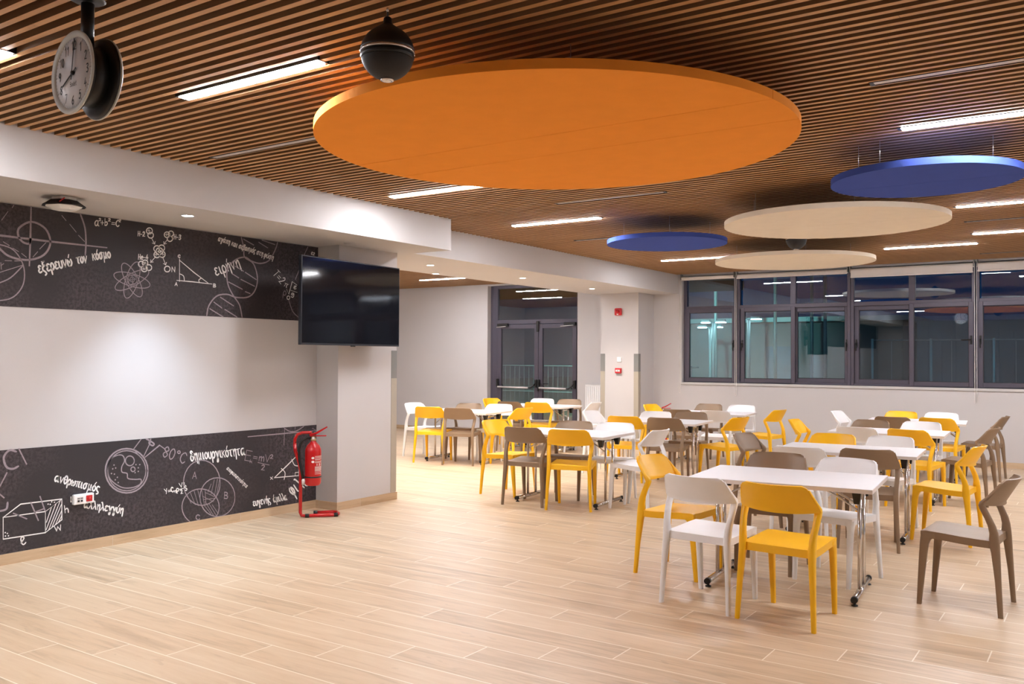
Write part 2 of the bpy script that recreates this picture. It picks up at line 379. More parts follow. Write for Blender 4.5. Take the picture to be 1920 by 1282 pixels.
blind(Xw(1382), Xw(1590), at(1500, 516, y=YW-.08).z, 'rolled-up white blind second from the pier', [])
blind(Xw(1594.5), Xw(1826), at(1700, 515, y=YW-.08).z, 'rolled-up white blind third from the pier', [(at(1829.5, 640, y=YW-.05).x, at(1830, 755, y=YW-.05).z)])
blind(Xw(1832.5), Xw(1832.5)+1.6, at(1880, 505.5, y=YW-.08).z, 'rolled-up white blind cut by the right edge', [])

struct(boxo('trim_4', (-12.5, YW+.3, 2.86), (-6.3, YW+4.2, 3.05), 'void'), 'dark canopy over the outside of the door')
# ------------------------------------------------------------------ glass double door
par = thing('door_1', 'grey framed glass double door with push bars', None, ((DX0+DX1)/2, YW+.12, 0)); struct(par)
yd0, yd1 = YW+.09, YW+.16
xd = [at(p, 640, y=yd0).x for p in (925.4, 933, 1007, 1013, 1087)]
xd[4] = DX1
b = MB()
b.bevbox((xd[0], yd0, 0), (xd[1], yd1, DZ1), .004, 1); b.bevbox((xd[4]-.06, yd0, 0), (xd[4], yd1, DZ1), .004, 1)
b.bevbox((xd[1], yd0, 2.07), (xd[4]-.06, yd1, 2.15), .004, 1); b.bevbox((xd[1], yd0, DZ1-.06), (xd[4]-.06, yd1, DZ1), .004, 1)
b.box((DX0, yd0+.02, 0), (xd[0], yd1, DZ1)); b.obj('door_frame', 'frame', par, w=True)
boxo('top_pane', (xd[1], yd0+.03, 2.15), (xd[4]-.06, yd0+.036, DZ1-.06), 'doorglass', par, w=True)
for k, (x0, x1) in enumerate(((xd[1]+.004, (xd[2]+xd[3])/2-.003), ((xd[2]+xd[3])/2+.003, xd[4]-.064))):
    b = MB(); y0, y1 = yd0-.012, yd0+.045; s_ = .085
    b.bevbox((x0, y0, .01), (x0+s_, y1, 2.065), .004, 1); b.bevbox((x1-s_, y0, .01), (x1, y1, 2.065), .004, 1)
    b.bevbox((x0+s_, y0, 1.985), (x1-s_, y1, 2.065), .004, 1); b.bevbox((x0+s_, y0, .01), (x1-s_, y1, .12), .004, 1)
    lf = b.obj('door_leaf', 'frame', par, w=True)
    off = Matrix.Translation(-par.location)
    p = boxo('pane', (x0+s_, y0+.025, .12), (x1-s_, y0+.031, 1.985), 'doorglass', lf); p.data.transform(off)
    b = MB().use('black'); zb = .93
    b.bevbox((x0+.0, y0-.05, zb-.03), (x0+.045, y0, zb+.12), .012, 2); b.bevbox((x1-.05, y0-.05, zb-.03), (x1-.005, y0, zb+.12), .012, 2)
    b.tube([(x1-.03, y0-.04, zb+.05), (x1-.07, y0-.06, zb), (x1-.13, y0-.07, zb-.035), (x1-.2, y0-.07, zb-.035)], .014, 8)
    b.tube([(x0+.025, y0-.04, zb+.05), (x0+.04, y0-.065, zb-.02), (x0+.07, y0-.07, zb-.03)], .014, 8)
    if k: b.tube([(x0+.02, y0-.03, zb-.02), (x0+.02, y0-.04, zb-.09)], .016, 8); b.tube([(x0+.03, y0-.035, zb+.04), (x0+.16, y0-.04, zb+.04)], .007, 6)
    b.use('alu'); b.tube([(x0+.06, y0-.07, zb-.03), (x1-.17, y0-.07, zb-.035)], .016, 10)
    q = b.obj('push_bar', None, lf); q.data.transform(off)
    b = MB().use('black'); xa = x0+.02 if k == 0 else x1-.24
    b.bevbox((xa, y0-.05, 2.03), (xa+.24, y0, 2.085), .006, 2); b.use('alu'); b.tube([(xa+(.2 if k == 0 else .2), y0-.045, 2.03), (xa-(.0 if k == 0 else .06), y0-.06, 2.015)], .008, 6)
    q = b.obj('door_closer', None, lf); q.data.transform(off)
    if k == 0:
        b = MB(); b.bevbox((x1-.03, y0-.03, 1.92), (x1+.02, y0, 2.12), .01, 2); q = b.obj('lock_box', 'black', lf); q.data.transform(off)

# ------------------------------------------------------------------ corner guards, radiator, small wall devices
def guard(x, y, sx, sy, zt, zm, label, faces):
    """L-shaped edge protector on the corner (x, y); legs run towards sx, sy"""
    t = .004; wd = .078
    tg = thing('corner_guard', label, 'corner guard', (x, y, .08), 0, 'grey corner guards on the piers')
    for nm, m, z0, z1 in (('lower_strip', 'greige', .08, zm), ('upper_strip', 'grey', zm, zt)):
        b = MB()
        if 'y' in faces: b.box((x-sx*t*0+sx*0, y-sy*t, z0), (x+sx*wd, y, z1))
        if 'x' in faces: b.box((x-sx*t, y-sy*t, z0), (x, y+sy*wd, z1))
        b.obj(nm, m, tg, w=True)
z1, z2 = at(735, 657, x=XC).z, at(735, 709, x=XC).z
guard(XC, YC2, -1, -1, z1, z2, 'grey corner guard on the pier under the television', 'xy')
z1, z2 = at(1192, 663, y=QY).z, at(1192, 696.5, y=QY).z
guard(QX0, QY, 1, 1, z1, z2, 'grey corner guard on the door side of the far pier', 'xy')
guard(QX1, QY, -1, 1, z1, z2, 'grey corner guard on the window side of the far pier', 'xy')
rx0, rx1 = at(1097.5, 722, y=YW-.09).x, -7.09
rz1 = at(1110, 721, y=YW-.09).z
t = thing('radiator', 'white ribbed panel radiator between door and pier', 'radiator', ((rx0+rx1)/2, YW-.06, .12))
b = MB(); n = 14
for k in range(n):
    xa = rx0+(rx1-rx0)*k/n; b.bevbox((xa+.006, YW-.10, .14), (xa+(rx1-rx0)/n-.006, YW-.085, rz1-.03), .004, 1)
b.box((rx0, YW-.09, .12), (rx1, YW-.08, rz1)); b.obj('front_panel', 'white', t, w=True)
boxo('top_grille', (rx0, YW-.1, rz1-.012), (rx1, YW-.03, rz1), 'white', t, .003, w=True)
boxo('back_panel', (rx0, YW-.04, .12), (rx1, YW-.03, rz1-.012), 'white', t, w=True)
boxo('bracket', (rx0+.1, YW-.03, .2), (rx0+.14, YW, rz1-.05), 'white', t, w=True)
def wallbox(name, label, cat, x0, y0, x1, y1, d, m, bev=.006):
    a, c = at(x0, y1, y=QY), at(x1, y0, y=QY); cx, cz = (a.x+c.x)/2, (a.z+c.z)/2
    t = thing(name, label, cat, (cx, QY, cz)); o = MB().bevbox((a.x-cx, -d, a.z-cz), (c.x-cx, 0, c.z-cz), bev, 2).obj('housing', m, t); return t, (c.x-a.x)/2, (c.z-a.z)/2
t, hw, hh = wallbox('alarm_sounder', 'red fire alarm sounder high on the far pier', 'fire alarm', 1154, 577.5, 1167, 591.5, .05, 'redplastic', .018)
MB().lathe([(.0, -.075), (.03, -.072), (.036, -.05)], (0, 0, 0), 20, 'y').obj('beacon_lens', 'red', t)
MB().box((-.014, -.053, -hh+.008), (.014, -.049, -hh+.03)).obj('slot', 'paper', t)
t, hw, hh = wallbox('light_switch', 'white wall switch above the red call point', 'switch', 1157, 669, 1166, 679, .012, 'white')
MB().bevbox((-hw*.8, -.018, -hh*.8), (hw*.8, -.01, hh*.8), .002, 1).obj('rocker', 'white', t)
t, hw, hh = wallbox('call_point', 'red fire alarm call point under the white switch', 'fire alarm', 1155, 690, 1166, 699.5, .045, 'redplastic')
MB().box((-hw*.72, -.048, -hh*.35), (hw*.72, -.045, hh*.4)).obj('glass_plate', 'paper', t)
MB().lathe([(.0, -.0495), (.007, -.0495), (.007, -.047)], (0, 0, 0), 12, 'y').obj('target', 'black', t)

# ------------------------------------------------------------------ ceiling fixtures
def strip(x, y, label, ln=1.02, lit=True):
    if lit:
        t = thing('ceiling_light', label, 'ceiling light', (x+ln/2, y, ZC), 0, 'linear ceiling lights')
        b = MB()
        for s in (-1, 1): b.box((-ln/2, s*.031, -.002), (ln/2, s*.036, .06))
        b.box((-ln/2-.025, -.036, -.002), (-ln/2, .036, .06)); b.box((ln/2, -.036, -.002), (ln/2+.025, .036, .06)); b.obj('housing', 'black', t)
        boxo('diffuser', (-ln/2, -.031, -.007), (ln/2, .031, .03), 'strip', t)
    else:
        t = thing('air_slot', label, 'air vent', (x+ln/2, y, ZC), 0, 'linear air slots')
        b = MB()
        for s in (-1, 1): b.box((-ln/2, s*.026, -.003), (ln/2, s*.034, .05))
        b.box((-ln/2-.02, -.034, -.003), (-ln/2, .034, .05)); b.box((ln/2, -.034, -.003), (ln/2+.02, .034, .05)); b.obj('frame', 'black', t)
        boxo('vane', (-ln/2, -.019, -.001), (ln/2, .018, .02), 'alu', t)
for x, y, l in ((-5.16, 2.01, 'lit strip light cut by the left edge, beside the clock'), (-4.07, 2.89, 'lit strip light between the clock and the orange disc'),
                (-5.11, 5.69, 'lit strip light half hidden by the far edge of the orange disc'), (-5.17, 7.64, 'lit strip light left of the small blue disc'),
                (-1.03, 5.63, 'lit strip light nearest the orange disc, cut by the right edge'), (-1.157, 8.80, 'lit strip light under the right blue disc, cut by the right edge'),
                (-1.257, 10.79, 'lit strip light above the second window from right, cut by the right edge'), (-2.34, 11.67, 'lit strip light right of the far cream disc'),
                (-5.25, 11.49, 'lit strip light left of the far cream disc, below the small blue disc'), (-10.25, 12.19, 'lit strip light in the side bay beyond the television'),
                (-5.16, .1, 'lit strip light behind the camera near the mural'),
                (1.1, 4.4, 'lit strip light at the right wall, second'), (1.1, 7.6, 'lit strip light at the right wall, third'), (1.1, 11.0, 'lit strip light at the right wall, fourth'),
                (-9.2, 9.4, 'lit strip light deep in the side bay'), (-11.4, 10.2, 'lit strip light far left in the side bay'), (-8.5, 11.0, 'lit strip light in the side bay behind the beam'), (-8.5, 8.0, 'lit strip light in the side bay behind the pier')):
    strip(x, y, l)
for x, y, l in ((-5.13, 3.89, 'unlit grey air slot left of the orange disc'), (-.975, 4.63, 'unlit grey air slot right of the orange disc'), (-4.08, 6.73, 'unlit air slot just beyond the orange disc'),
                (-1.2, 9.81, 'unlit air slot right of the near cream disc'), (-1.4, 12.86, 'unlit air slot close to the window blinds'), (-5.2, 9.0, 'unlit air slot at the left edge of the small blue disc')):
    strip(x, y, l, lit=False)

def downlight(px, py, label, glow='down', k=1.0):
    p = at(px, py, z=ZS); t = thing('downlight', label, 'downlight', (p.x, p.y, ZS), 0, 'round recessed downlights')
    MB().lathe([(.052, 0), (.055, -.003), (.044, -.005), (.040, -.001), (.040, .0)], n=24).obj('trim_ring', 'white', t)
    MB().lathe([(.0, -.002), (.040, -.002), (.040, -.0005), (0, -.0005)], n=24).obj('lens', glow, t)
    l = bpy.data.lights.new('downlight_beam', 'SPOT'); l.energy = DOWN_W*k; l.spot_size = math.radians(120 if glow == 'down' else 84); l.spot_blend = .9 if glow == 'down' else 1; l.shadow_soft_size = .04
    l.color = (1, .89, .76) if glow == 'down' else (.66, .83, 1)
    o = bpy.data.objects.new('downlight_beam', l); COL.objects.link(o); o.parent = t; o.location = (0, 0, -.02)
downlight(352, 404, 'cool white downlight in the bulkhead over the mural', 'downcool', 1.5)
downlight(807, 497, 'downlight in the beam just right of the television')
downlight(817, 513, 'downlight at the back edge of the beam')
downlight(980, 521, 'downlight in the beam above the glass door')
downlight(1110, 541, 'downlight in the beam beside the far pier')
p = at(655, 456, z=ZS); t = thing('blanking_plate', 'flat white cover plate on the bulkhead over the television', 'cover plate', (p.x, p.y, ZS))
MB().lathe([(0, -.004), (.05, -.004), (.053, 0), (0, 0)], n=24).obj('plate', 'soffit', t)

# emergency lamp on the bulkhead
p = at(120, 371, z=ZS); t = thing('emergency_light', 'opened emergency lamp with red wires on the bulkhead', 'emergency light', (p.x, p.y, ZS), .35)
def frustum(a, za, c, zc, m, name, par):
    ring = lambda w_, h_, z: [(w_*i, h_*j, z) for i, j in ((1, .5), (.5, 1), (-.5, 1), (-1, .5), (-1, -.5), (-.5, -1), (.5, -1), (1, -.5))]
    return MB().loft([ring(*a, za), ring(*c, zc)], smooth=False).obj(name, m, par)
frustum((.07, .07), 0, (.07, .07), -.02, 'diff', 'base', t); frustum((.075, .075), -.018, (.125, .125), -.058, 'black', 'gear_tray', t); frustum((.104, .104), -.059, (.066, .066), -.082, 'diff', 'lens', t)
MB().tube([(.05, -.09, -.03), (.07, -.12, -.045), (.09, -.10, -.02), (.06, -.07, -.015)], .004, 6).obj('wire', 'red', t)

# acoustic discs
def disc(name, label, cx, cy, r, m, seams, wires, z=2.60, th=.042):
    t = thing('acoustic_disc', label, 'ceiling disc', (cx, cy, z), 0, 'round felt discs under the ceiling')
    ys = [-r]+[s-cy for s in seams]+[r]
    for a, c in zip(ys, ys[1:]):
        a2 = a+.0018 if a > -r else a; c2 = c-.0018 if c < r else c
        ta, tb = math.asin(max(-1, a2/r)), math.asin(min(1, c2/r)); n = 48
        P = [(r*math.cos(ta+(tb-ta)*k/n), r*math.sin(ta+(tb-ta)*k/n)) for k in range(n+1)]
        P += [(-x, y) for x, y in P[::-1]]; Q = [P[0]]
        for q in P[1:]:
            if abs(q[0]-Q[-1][0])+abs(q[1]-Q[-1][1]) > 1e-5: Q.append(q)
        if abs(Q[0][0]-Q[-1][0])+abs(Q[0][1]-Q[-1][1]) < 1e-5: Q.pop()
        b = MB(); b.prism([Vector((x, y, 0)) for x, y in Q], (0, 0, th), smooth=True); b.obj('felt_panel', m, t, sharp=40)
    for x, y in wires: MB().tube([(x-cx, y-cy, th-.005), (x-cx, y-cy, ZC+.03-z)], .0018, 6).obj('hanging_wire', 'wire', t)
def ring4(cx, cy, r): return [(cx+r*.72*math.cos(a), cy+r*.72*math.sin(a)) for a in (.5, 1.9, 3.5, 5.2)]
ysm = lambda px, py: at(px, py, z=2.60).y
disc('o', 'huge orange felt disc hanging under the slat ceiling', -2.491, 4.067, 1.269, 'orange', [(ysm(730, 302)+ysm(1100, 243)+ysm(1440, 184))/3, (ysm(1000, 294)+ysm(1490, 225))/2], [(-1.954, 3.325), (-2.9, 3.2), (-1.6, 4.6), (-3.3, 4.5)])
disc('b', 'blue felt disc at the right edge of the photo', -1.003, 6.221, .572, 'blue', [(ysm(1800, 337)+ysm(1915, 325))/2], [(-1.35, 5.95), (-1.2, 5.85), (-.6, 6.1), (-.9, 6.6)])
disc('c', 'larger cream felt disc below the right blue disc', -1.971, 7.784, .907, 'beige', [(ysm(1500, 425)+ysm(1700, 412))/2], ring4(-1.971, 7.784, .907)+[(-2.45, 7.2)])
disc('d', 'cream felt disc farthest back, close to the windows', -3.152, 10.625, .913, 'beige', [], ring4(-3.152, 10.625, .913))
disc('s', 'small blue felt disc left of the cream discs', -3.722, 8.253, .597, 'blue', [], ring4(-3.722, 8.253, .597))

# pendant loudspeakers
def speaker(label, x, y, zc, r=.106):
    t = thing('pendant_speaker', label, 'loudspeaker', (x, y, zc), 0, 'black globe speakers hanging from the ceiling')
    arc = lambda a0, a1, n, rr=r: [(rr*math.cos(math.radians(a0+(a1-a0)*k/n)), rr*math.sin(math.radians(a0+(a1-a0)*k/n))) for k in range(n+1)]
    MB().lathe(arc(5, 55, 8)+[(.034, r*.99), (.018, r*1.10), (.016, r*1.30), (.010, r*1.36), (0, r*1.36)], n=36).obj('upper_shell', 'black', t)
    MB().lathe([(r*.99, r*.0), (r*1.012, r*.01), (r*1.012, r*.085), (r*.99, r*.095)], n=48).obj('trim_ring', 'silver', t)
    MB().lathe([(r*.995, r*.0), (r*.995, -r*.12), (r*.97, -r*.2), (r*.955, -r*.21)], n=48).obj('band', 'black', t)
    MB().lathe([(r*.955, -r*.21)]+arc(-14, -80, 12, r*.985)+[(0, -r*.985)], n=48).obj('grille', 'graph', t)
    MB().lathe([(.0, -r*.99), (.014, -r*.99), (.016, -r*1.02), (.026, -r*1.01), (.027, -r*.95)], n=28).obj('badge_ring', 'silver', t)
    MB().tube([(0, 0, r*1.34), (0, 0, ZC+.03-zc)], .003, 8).obj('cable', 'black', t)
    MB().tube([(.0, 0, r*1.55), (-.002, 0, r*1.78)], .0045, 8).obj('cable_gripper', 'silver', t)
q = at(725, 101, y=2.578); speaker('black globe speaker hanging in front of the orange disc', -2.345, 2.578, q.z)
d = r2*((1493-960)/FPX) + u2*((641-449)/FPX) + fwd; q = Vector((0, 0, CAMH)) + d*9.3
speaker('black globe speaker half hidden between the two cream discs', q.x, q.y, q.z)

# ------------------------------------------------------------------ stroke lettering
GL = {
'α': ['8,8 5,10 2,8 1,4 3,0 6,2 8,8', '8,10 8,2 10,0'], 'β': ['1,-5 1,10 3,15 6,15 7,12 4,9', '4,9 8,7 8,2 5,0 1,1'],
'γ': ['0,9 2,10 4,4 5,0 8,10', '5,0 3,-5 5,-6 6,-3 5,0'], 'δ': ['7,13 4,15 2,13 6,8 8,4 5,0 2,1 1,5 4,9 6,8'],
'ε': ['7,9 4,10 2,8 4,5.5', '4,5.5 1,3 3,0 7,1'], 'η': ['1,10 2,0', '2,6 5,10 7,8 7,-5'], 'θ': ['4,15 1,11 1,4 4,0 7,4 7,11 4,15', '1,7.5 7,7.5'],
'ι': ['2,10 2,2 4,0'], 'κ': ['1,10 1,0', '7,10 1,4.5', '3,6 7,0'], 'λ': ['1,15 3,14 8,0', '5,8 1,0'], 'μ': ['1,-6 2,10', '2,4 4,0 7,3 7,10', '7,3 9,0'],
'ν': ['1,10 4,0', '4,0 8,10'], 'ξ': ['2,15 7,15', '7,15 3,13 3,10 7,9', '7,9 2,7 1,3 5,0 7,-3 4,-5'], 'ο': ['4,10 1,7 1,3 4,0 7,3 7,7 4,10'],
'π': ['0,9 9,10', '3,9 2,0', '7,9.5 7,1 9,0'], 'ρ': ['1,-6 1,6 4,10 7,7 7,3 4,0 1,3'], 'σ': ['9,10 4,10 1,6 2,1 5,0 7,3 7,7 5,10'], 'ς': ['7,9 3,10 1,6 3,2 6,0 6,-3 3,-4'],
'τ': ['0,9 8,10', '4,9.5 4,2 6,0'], 'υ': ['1,10 1,3 4,0 7,3 7,10'], 'φ': ['3,10 1,6 3,1 6,1 8,6 6,10 5,7 4,-6'], 'ω': ['1,9 0,4 2,0 4,3 4,7', '4,3 6,0 9,4 8,9'],
'A': ['0,0 4,15', '4,15 8,0', '1.5,5 6.5,5'], 'B': ['1,0 1,15', '1,15 6,14 6,9 1,8', '1,8 7,6 7,1 1,0'], 'C': ['8,12 5,15 1,11 1,4 5,0 8,3'], 'E': ['7,15 1,15', '1,15 1,0', '1,0 7,0', '1,8 6,8'],
'H': ['1,0 1,15', '7,0 7,15', '1,7 7,8'], 'I': ['2,0 2,15'], 'N': ['1,0 1,15', '1,15 7,0', '7,0 7,15'], 'T': ['0,15 8,15', '4,15 4,0'], 'V': ['0,15 4,0', '4,0 8,15'], 'S': ['7,13 4,15 1,12 4,8 7,4 4,0 1,2'],
'Y': ['0,15 4,8', '8,15 3,0'], 'a': ['7,8 4,10 1,6 2,1 5,1 7,8', '7,10 7,2 9,0'], 'b': ['1,15 1,0', '1,6 5,8 7,4 4,0 1,1'], 'c': ['7,9 3,10 1,5 3,0 7,1'], 'e': ['1,5 7,6 5,10 2,8 1,3 4,0 7,1'],
'h': ['1,15 1,0', '1,6 5,9 7,6 7,0'], 'k': ['1,15 1,0', '6,9 1,4', '3,5.5 7,0'], 'm': ['1,10 1,0', '1,6 4,10 5,6 5,0', '5,6 8,10 9,6 9,0'], 'w': ['0,10 2,0', '2,0 5,8', '5,8 8,0', '8,0 10,10'], 'x': ['1,9 7,0', '7,10 1,0'],
'l': ['1,4 6,12 4,15 2,12 2,3 4,0 7,3'], 'g': ['7,8 4,10 1,6 4,2 7,8 7,-3 4,-6 1,-4'], 'd': ['7,8 4,10 1,6 2,1 5,1 7,8', '7,15 7,0'], 'o': ['4,10 1,7 1,3 4,0 7,3 7,7 4,10'], 't': ['3,15 3,2 6,0', '0,10 6,10'],
'0': ['4,15 1,11 1,4 4,0 7,4 7,11 4,15'], '1': ['2,12 5,15', '5,15 5,0'], '2': ['1,12 4,15 7,12 5,6 1,0', '1,0 8,0'], '3': ['1,14 5,15 7,12 3,8', '3,8 7,5 5,0 1,1'], '4': ['5,15 1,5', '1,5 8,6', '6,9 6,0'],
'5': ['7,15 2,15', '2,15 1.5,8', '1.5,8 5,10 7,6 5,0 1,1'], '6': ['6,15 2,9 1,4 4,0 7,3 5,8 1.5,6'], '7': ['1,15 7,15', '7,15 3,0'], '8': ['4,8 1,11 4,15 7,11 4,8 1,4 4,0 7,4 4,8'], '9': ['7,10 4,7 1,11 4,15 7,12 6,0'],
'+': ['1,6 8,6', '4.5,2 4.5,10'], '-': ['1,6 6,6'], '=': ['1,4 8,4', '1,8 8,8'], '°': ['3,15 1,13 3,11 5,13 3,15'], '/': ['0,7 9,7'],
}
ACC = {'ά': 'α', 'ή': 'η', 'ί': 'ι', 'ό': 'ο', 'ύ': 'υ', 'ώ': 'ω', 'έ': 'ε'}
def smooth(P, n=5):
    if len(P) < 3: return P
    out = []; cl = P[0] == P[-1]
    for i in range(len(P)-1):
        p1, p2 = P[i], P[i+1]
        p0 = P[i-1] if i else (P[-2] if cl else p1); p3 = P[i+2] if i+2 < len(P) else (P[1] if cl else p2)
        for k in range(n):
            t = k/n
            out.append(tuple(.5*(2*b_+(c_-a_)*t+(2*a_-5*b_+4*c_-d_)*t*t+(3*b_-a_-3*c_+d_)*t**3) for a_, b_, c_, d_ in zip(p0, p1, p2, p3)))
    out.append(P[-1]); return out
class Pen:
    """collects strokes given on the photograph of a wall, as ribbons on that wall"""
    def __init__(s, mp, to3, jig=0): s.mp, s.to3, s.mb, s.jig = mp, to3, MB(), jig
    def line(s, P, wd, curve=False, raw=False):
        P = [tuple(p) for p in P]
        if curve: P = smooth(P)
        Q = [Vector(p if raw else s.mp(*p)) for p in P]; wd *= .5
        Q = [q for i, q in enumerate(Q) if i == 0 or (q-Q[i-1]).length > 1e-5]
        if len(Q) < 2: return s
        L = []
        for i, q in enumerate(Q):
            t = (Q[min(i+1, len(Q)-1)]-Q[max(i-1, 0)])
            if t.length < 1e-6: t = Vector((1, 0))
            t.normalize(); e = t*wd*(-.8 if i == 0 else .8 if i == len(Q)-1 else 0)
            n = Vector((-t.y, t.x)); nw = wd*(.62 if i in (0, len(Q)-1) else 1)
            L.append((q+e+n*nw, q+e-n*nw))
        V = [(s.mb.v(s.to3(a)), s.mb.v(s.to3(c))) for a, c in L]
        for a, c in zip(V, V[1:]): s.mb.face([a[0], a[1], c[1], c[0]], False)
        return s
    def flush(s, name, m, par):
        s.mb.obj(name, m, par, w=True); s.mb = MB(); return s
    def dot(s, x, y, wd):
        q = Vector(s.mp(x, y)); s.mb.face([s.mb.v(s.to3(q+Vector((math.cos(k*PI/4), math.sin(k*PI/4)))*wd)) for k in range(8)], False)
    def ell(s, cx, cy, rx, ry, wd, rot=0, a0=0, a1=360, n=28):
        c, sn = math.cos(math.radians(rot)), math.sin(math.radians(rot)); P = []
        for k in range(n+1):
            a = math.radians(a0+(a1-a0)*k/n); x, y = rx*math.cos(a), ry*math.sin(a); P.append((cx+c*x-sn*y, cy+sn*x+c*y))
        return s.line(P, wd)
    def text(s, txt, p0, p1, xh, wd, slant=0, lead=1.0):
        """baseline from p0 to p1 (photo), x-height xh (photo px)"""
        adv = 0; items = []
        for ch in txt:
            b = ACC.get(ch, ch)
            if ch == ' ': adv += 7; continue
            st = [[tuple(map(float, q.split(','))) for q in k.split()] for k in GL[b]]
            if ch in ACC: st.append([(4, 12.5), (6, 16)])
            w_ = max(q[0] for k in st for q in k); items.append((adv, st)); adv += w_+2.2
        adv -= 2.2; ex = ((p1[0]-p0[0])/adv, (p1[1]-p0[1])/adv); L = math.hypot(*ex); sc_ = xh/10
        ey = (ex[1]/L*sc_+slant*ex[0], -ex[0]/L*sc_+slant*ex[1])
        if slant == 'v': ey = (0, -sc_)
        for a, st in items:
            jy = random.uniform(-.6, .6)*s.jig
            for k in st:
                P = [(p0[0]+(a+u)*ex[0]+(v+jy)*ey[0], p0[1]+(a+u)*ex[1]+(v+jy)*ey[1]) for u, v in k]
                s.line(P, wd, curve=len(P) > 2)
        return s

# ------------------------------------------------------------------ chalkboard mural bands on the left wall
XS = XL+.0045
def wallmap(px, py): p = at(px, py, x=XS); return (p.y, p.z)
wall3 = lambda q: Vector((XS, q.x, q.y))
yE = at(599, 700, x=XL).y; zA, zB, zD, zE = .076, .794, 1.789, 2.505
def band(label, z0, z1):
    t = thing('mural_band', label, 'wall mural', (XL+.002, (Y0+yE)/2, z0), 0, 'black mural bands on the white wall')
    boxo('vinyl_panel', (XL+.0002, Y0+.3, z0), (XL+.004, yE, z1), 'board', t, w=True); return t
W1, W2, W3 = .0085, .012, .0145
up = band('upper black mural band with science doodles under the bulkhead', zD, zE)
lo = band('lower black mural band with doodles above the skirting', zA, zB)
a = lambda x, y: wallmap(x/3.0516, 360+y/3.0516)
P = Pen(a, wall3)      # grey drawings, upper band
P.line([(178, 86), (174, 260), (168, 420)], W3).line([(-300, 213), (0, 248), (300, 284), (610, 318)], W3)
P.flush('axis_cross_drawing', 'chalkgrey', up)
P.line([(-60, 250), (0, 325), (60, 370), (160, 388), (250, 360), (288, 290), (260, 210), (180, 170), (110, 205), (105, 250), (130, 285), (165, 295), (178, 270)], W3, True)
P.flush('spiral_drawing', 'chalkgrey', up)
P.line([(460, 126), (485, 200), (492, 280), (488, 360)], W2, True)
P.flush('quarter_arc_drawing', 'chalkgrey', up)
for l in ([(355, 135), (377, 162)], [(400, 185), (435, 228)], [(450, 248), (483, 282)], [(45, 112), (10, 160)], [(78, 76), (71, 88)], [(20, 285), (52, 305)], [(75, 322), (105, 340)], [(125, 352), (150, 372)], [(190, 370), (215, 342)], [(228, 325), (262, 290)], [(30, 392), (65, 393)], [(85, 394), (120, 393)]): P.line(l, W1)
P.flush('dashed_lines_drawing', 'chalkgrey', up)
P.line([(-20, 296), (60, 320), (110, 370), (138, 440), (135, 520), (100, 580), (50, 612), (-20, 622)], W1, True).line([(-10, 462), (130, 418)], W1).line([(-10, 522), (60, 490), (132, 420)], W1, True).line([(5, 405), (8, 440)], W1).line([(6, 420), (20, 410)], W1)
P.flush('globe_drawing', 'chalkgrey', up)
for r in (17, 62, 107, 152): P.ell(755, 503, 108, 36, W1*.8, r)
P.ell(755, 503, 27, 29, W1*.8)
for x, y in ((745, 490), (768, 487), (748, 515), (770, 510), (757, 500)): P.ell(x, y, 13, 14, W1*.8)
P.flush('atom_drawing', 'chalkgrey', up)
dna = [[(1183, 708), (1195, 650), (1240, 595), (1300, 585), (1350, 602), (1420, 600), (1460, 560), (1473, 490), (1450, 410), (1400, 372), (1395, 320), (1381, 260)],
       [(1385, 715), (1370, 645), (1335, 592), (1305, 530), (1300, 450), (1340, 392), (1400, 372), (1440, 395), (1490, 408), (1540, 390), (1575, 330), (1588, 288)]]
for l in dna: P.line(l, W2, True)
for l in ([(1225, 630), (1268, 662)], [(1262, 602), (1335, 650)], [(1288, 672), (1355, 714)], [(1202, 668), (1275, 713)], [(1310, 515), (1385, 555)], [(1405, 570), (1430, 580)], [(1330, 468), (1365, 490)], [(1380, 500), (1455, 538)], [(1348, 425), (1392, 452)], [(1405, 460), (1465, 500)], [(1395, 270), (1450, 302)], [(1482, 288), (1530, 318)], [(1420, 335), (1455, 352)], [(1470, 352), (1512, 372)], [(1500, 275), (1572, 300)]): P.line(l, W3)
P.flush('helix_drawing', 'chalkgrey', up)
P.line([(1762, 314), (1745, 350), (1725, 410), (1690, 500)], W1, True).flush('arc_drawing', 'chalkgrey', up).line([(1652, 615), (1662, 650), (1680, 690), (1722, 728)], W1, True)
P.flush('arc_drawing', 'chalkgrey', up)
P.text('ρ', (1618, 590), (1634, 592), 26, W1).flush('letter_lettering', 'chalkgrey', up)
P = Pen(a, wall3, .6)  # white drawings and lettering, upper band
P.text('a', (540, 192), (566, 193), 30, W1).text('2', (566, 165), (577, 165), 10, W1*.8).text('+b', (574, 190), (614, 191), 26, W1).text('2', (618, 166), (632, 167), 10, W1*.8).text('=C', (636, 192), (680, 198), 24, W1).text('2', (680, 170), (690, 172), 10, W1*.8)
P.flush('formula_lettering', 'chalk', up)
P.text('H-2', (788, 250), (828, 252), 17, W1).text('H-3', (994, 268), (1033, 271), 17, W1).text('He-4', (790, 384), (846, 388), 19, W1).text('N', (980, 455), (1000, 456), 18, W1)
P.flush('isotope_lettering', 'chalk', up)
for x, y, r in ((855, 222, 17), (862, 247, 16), (956, 244, 16), (978, 238, 15), (972, 267, 15), (897, 324, 17), (925, 320, 17), (912, 338, 19), (898, 358, 17), (928, 356, 17), (808, 412, 16), (830, 405, 16), (826, 438, 17), (852, 432, 16), (957, 440, 16)): P.ell(x, y, r, r*1.02, W1)
for x, y in ((852, 220), (953, 243), (893, 357), (932, 355), (830, 405), (823, 438)): P.line([(x-7, y), (x+7, y+1)], W1*.8).line([(x, y-7), (x, y+7)], W1*.8)
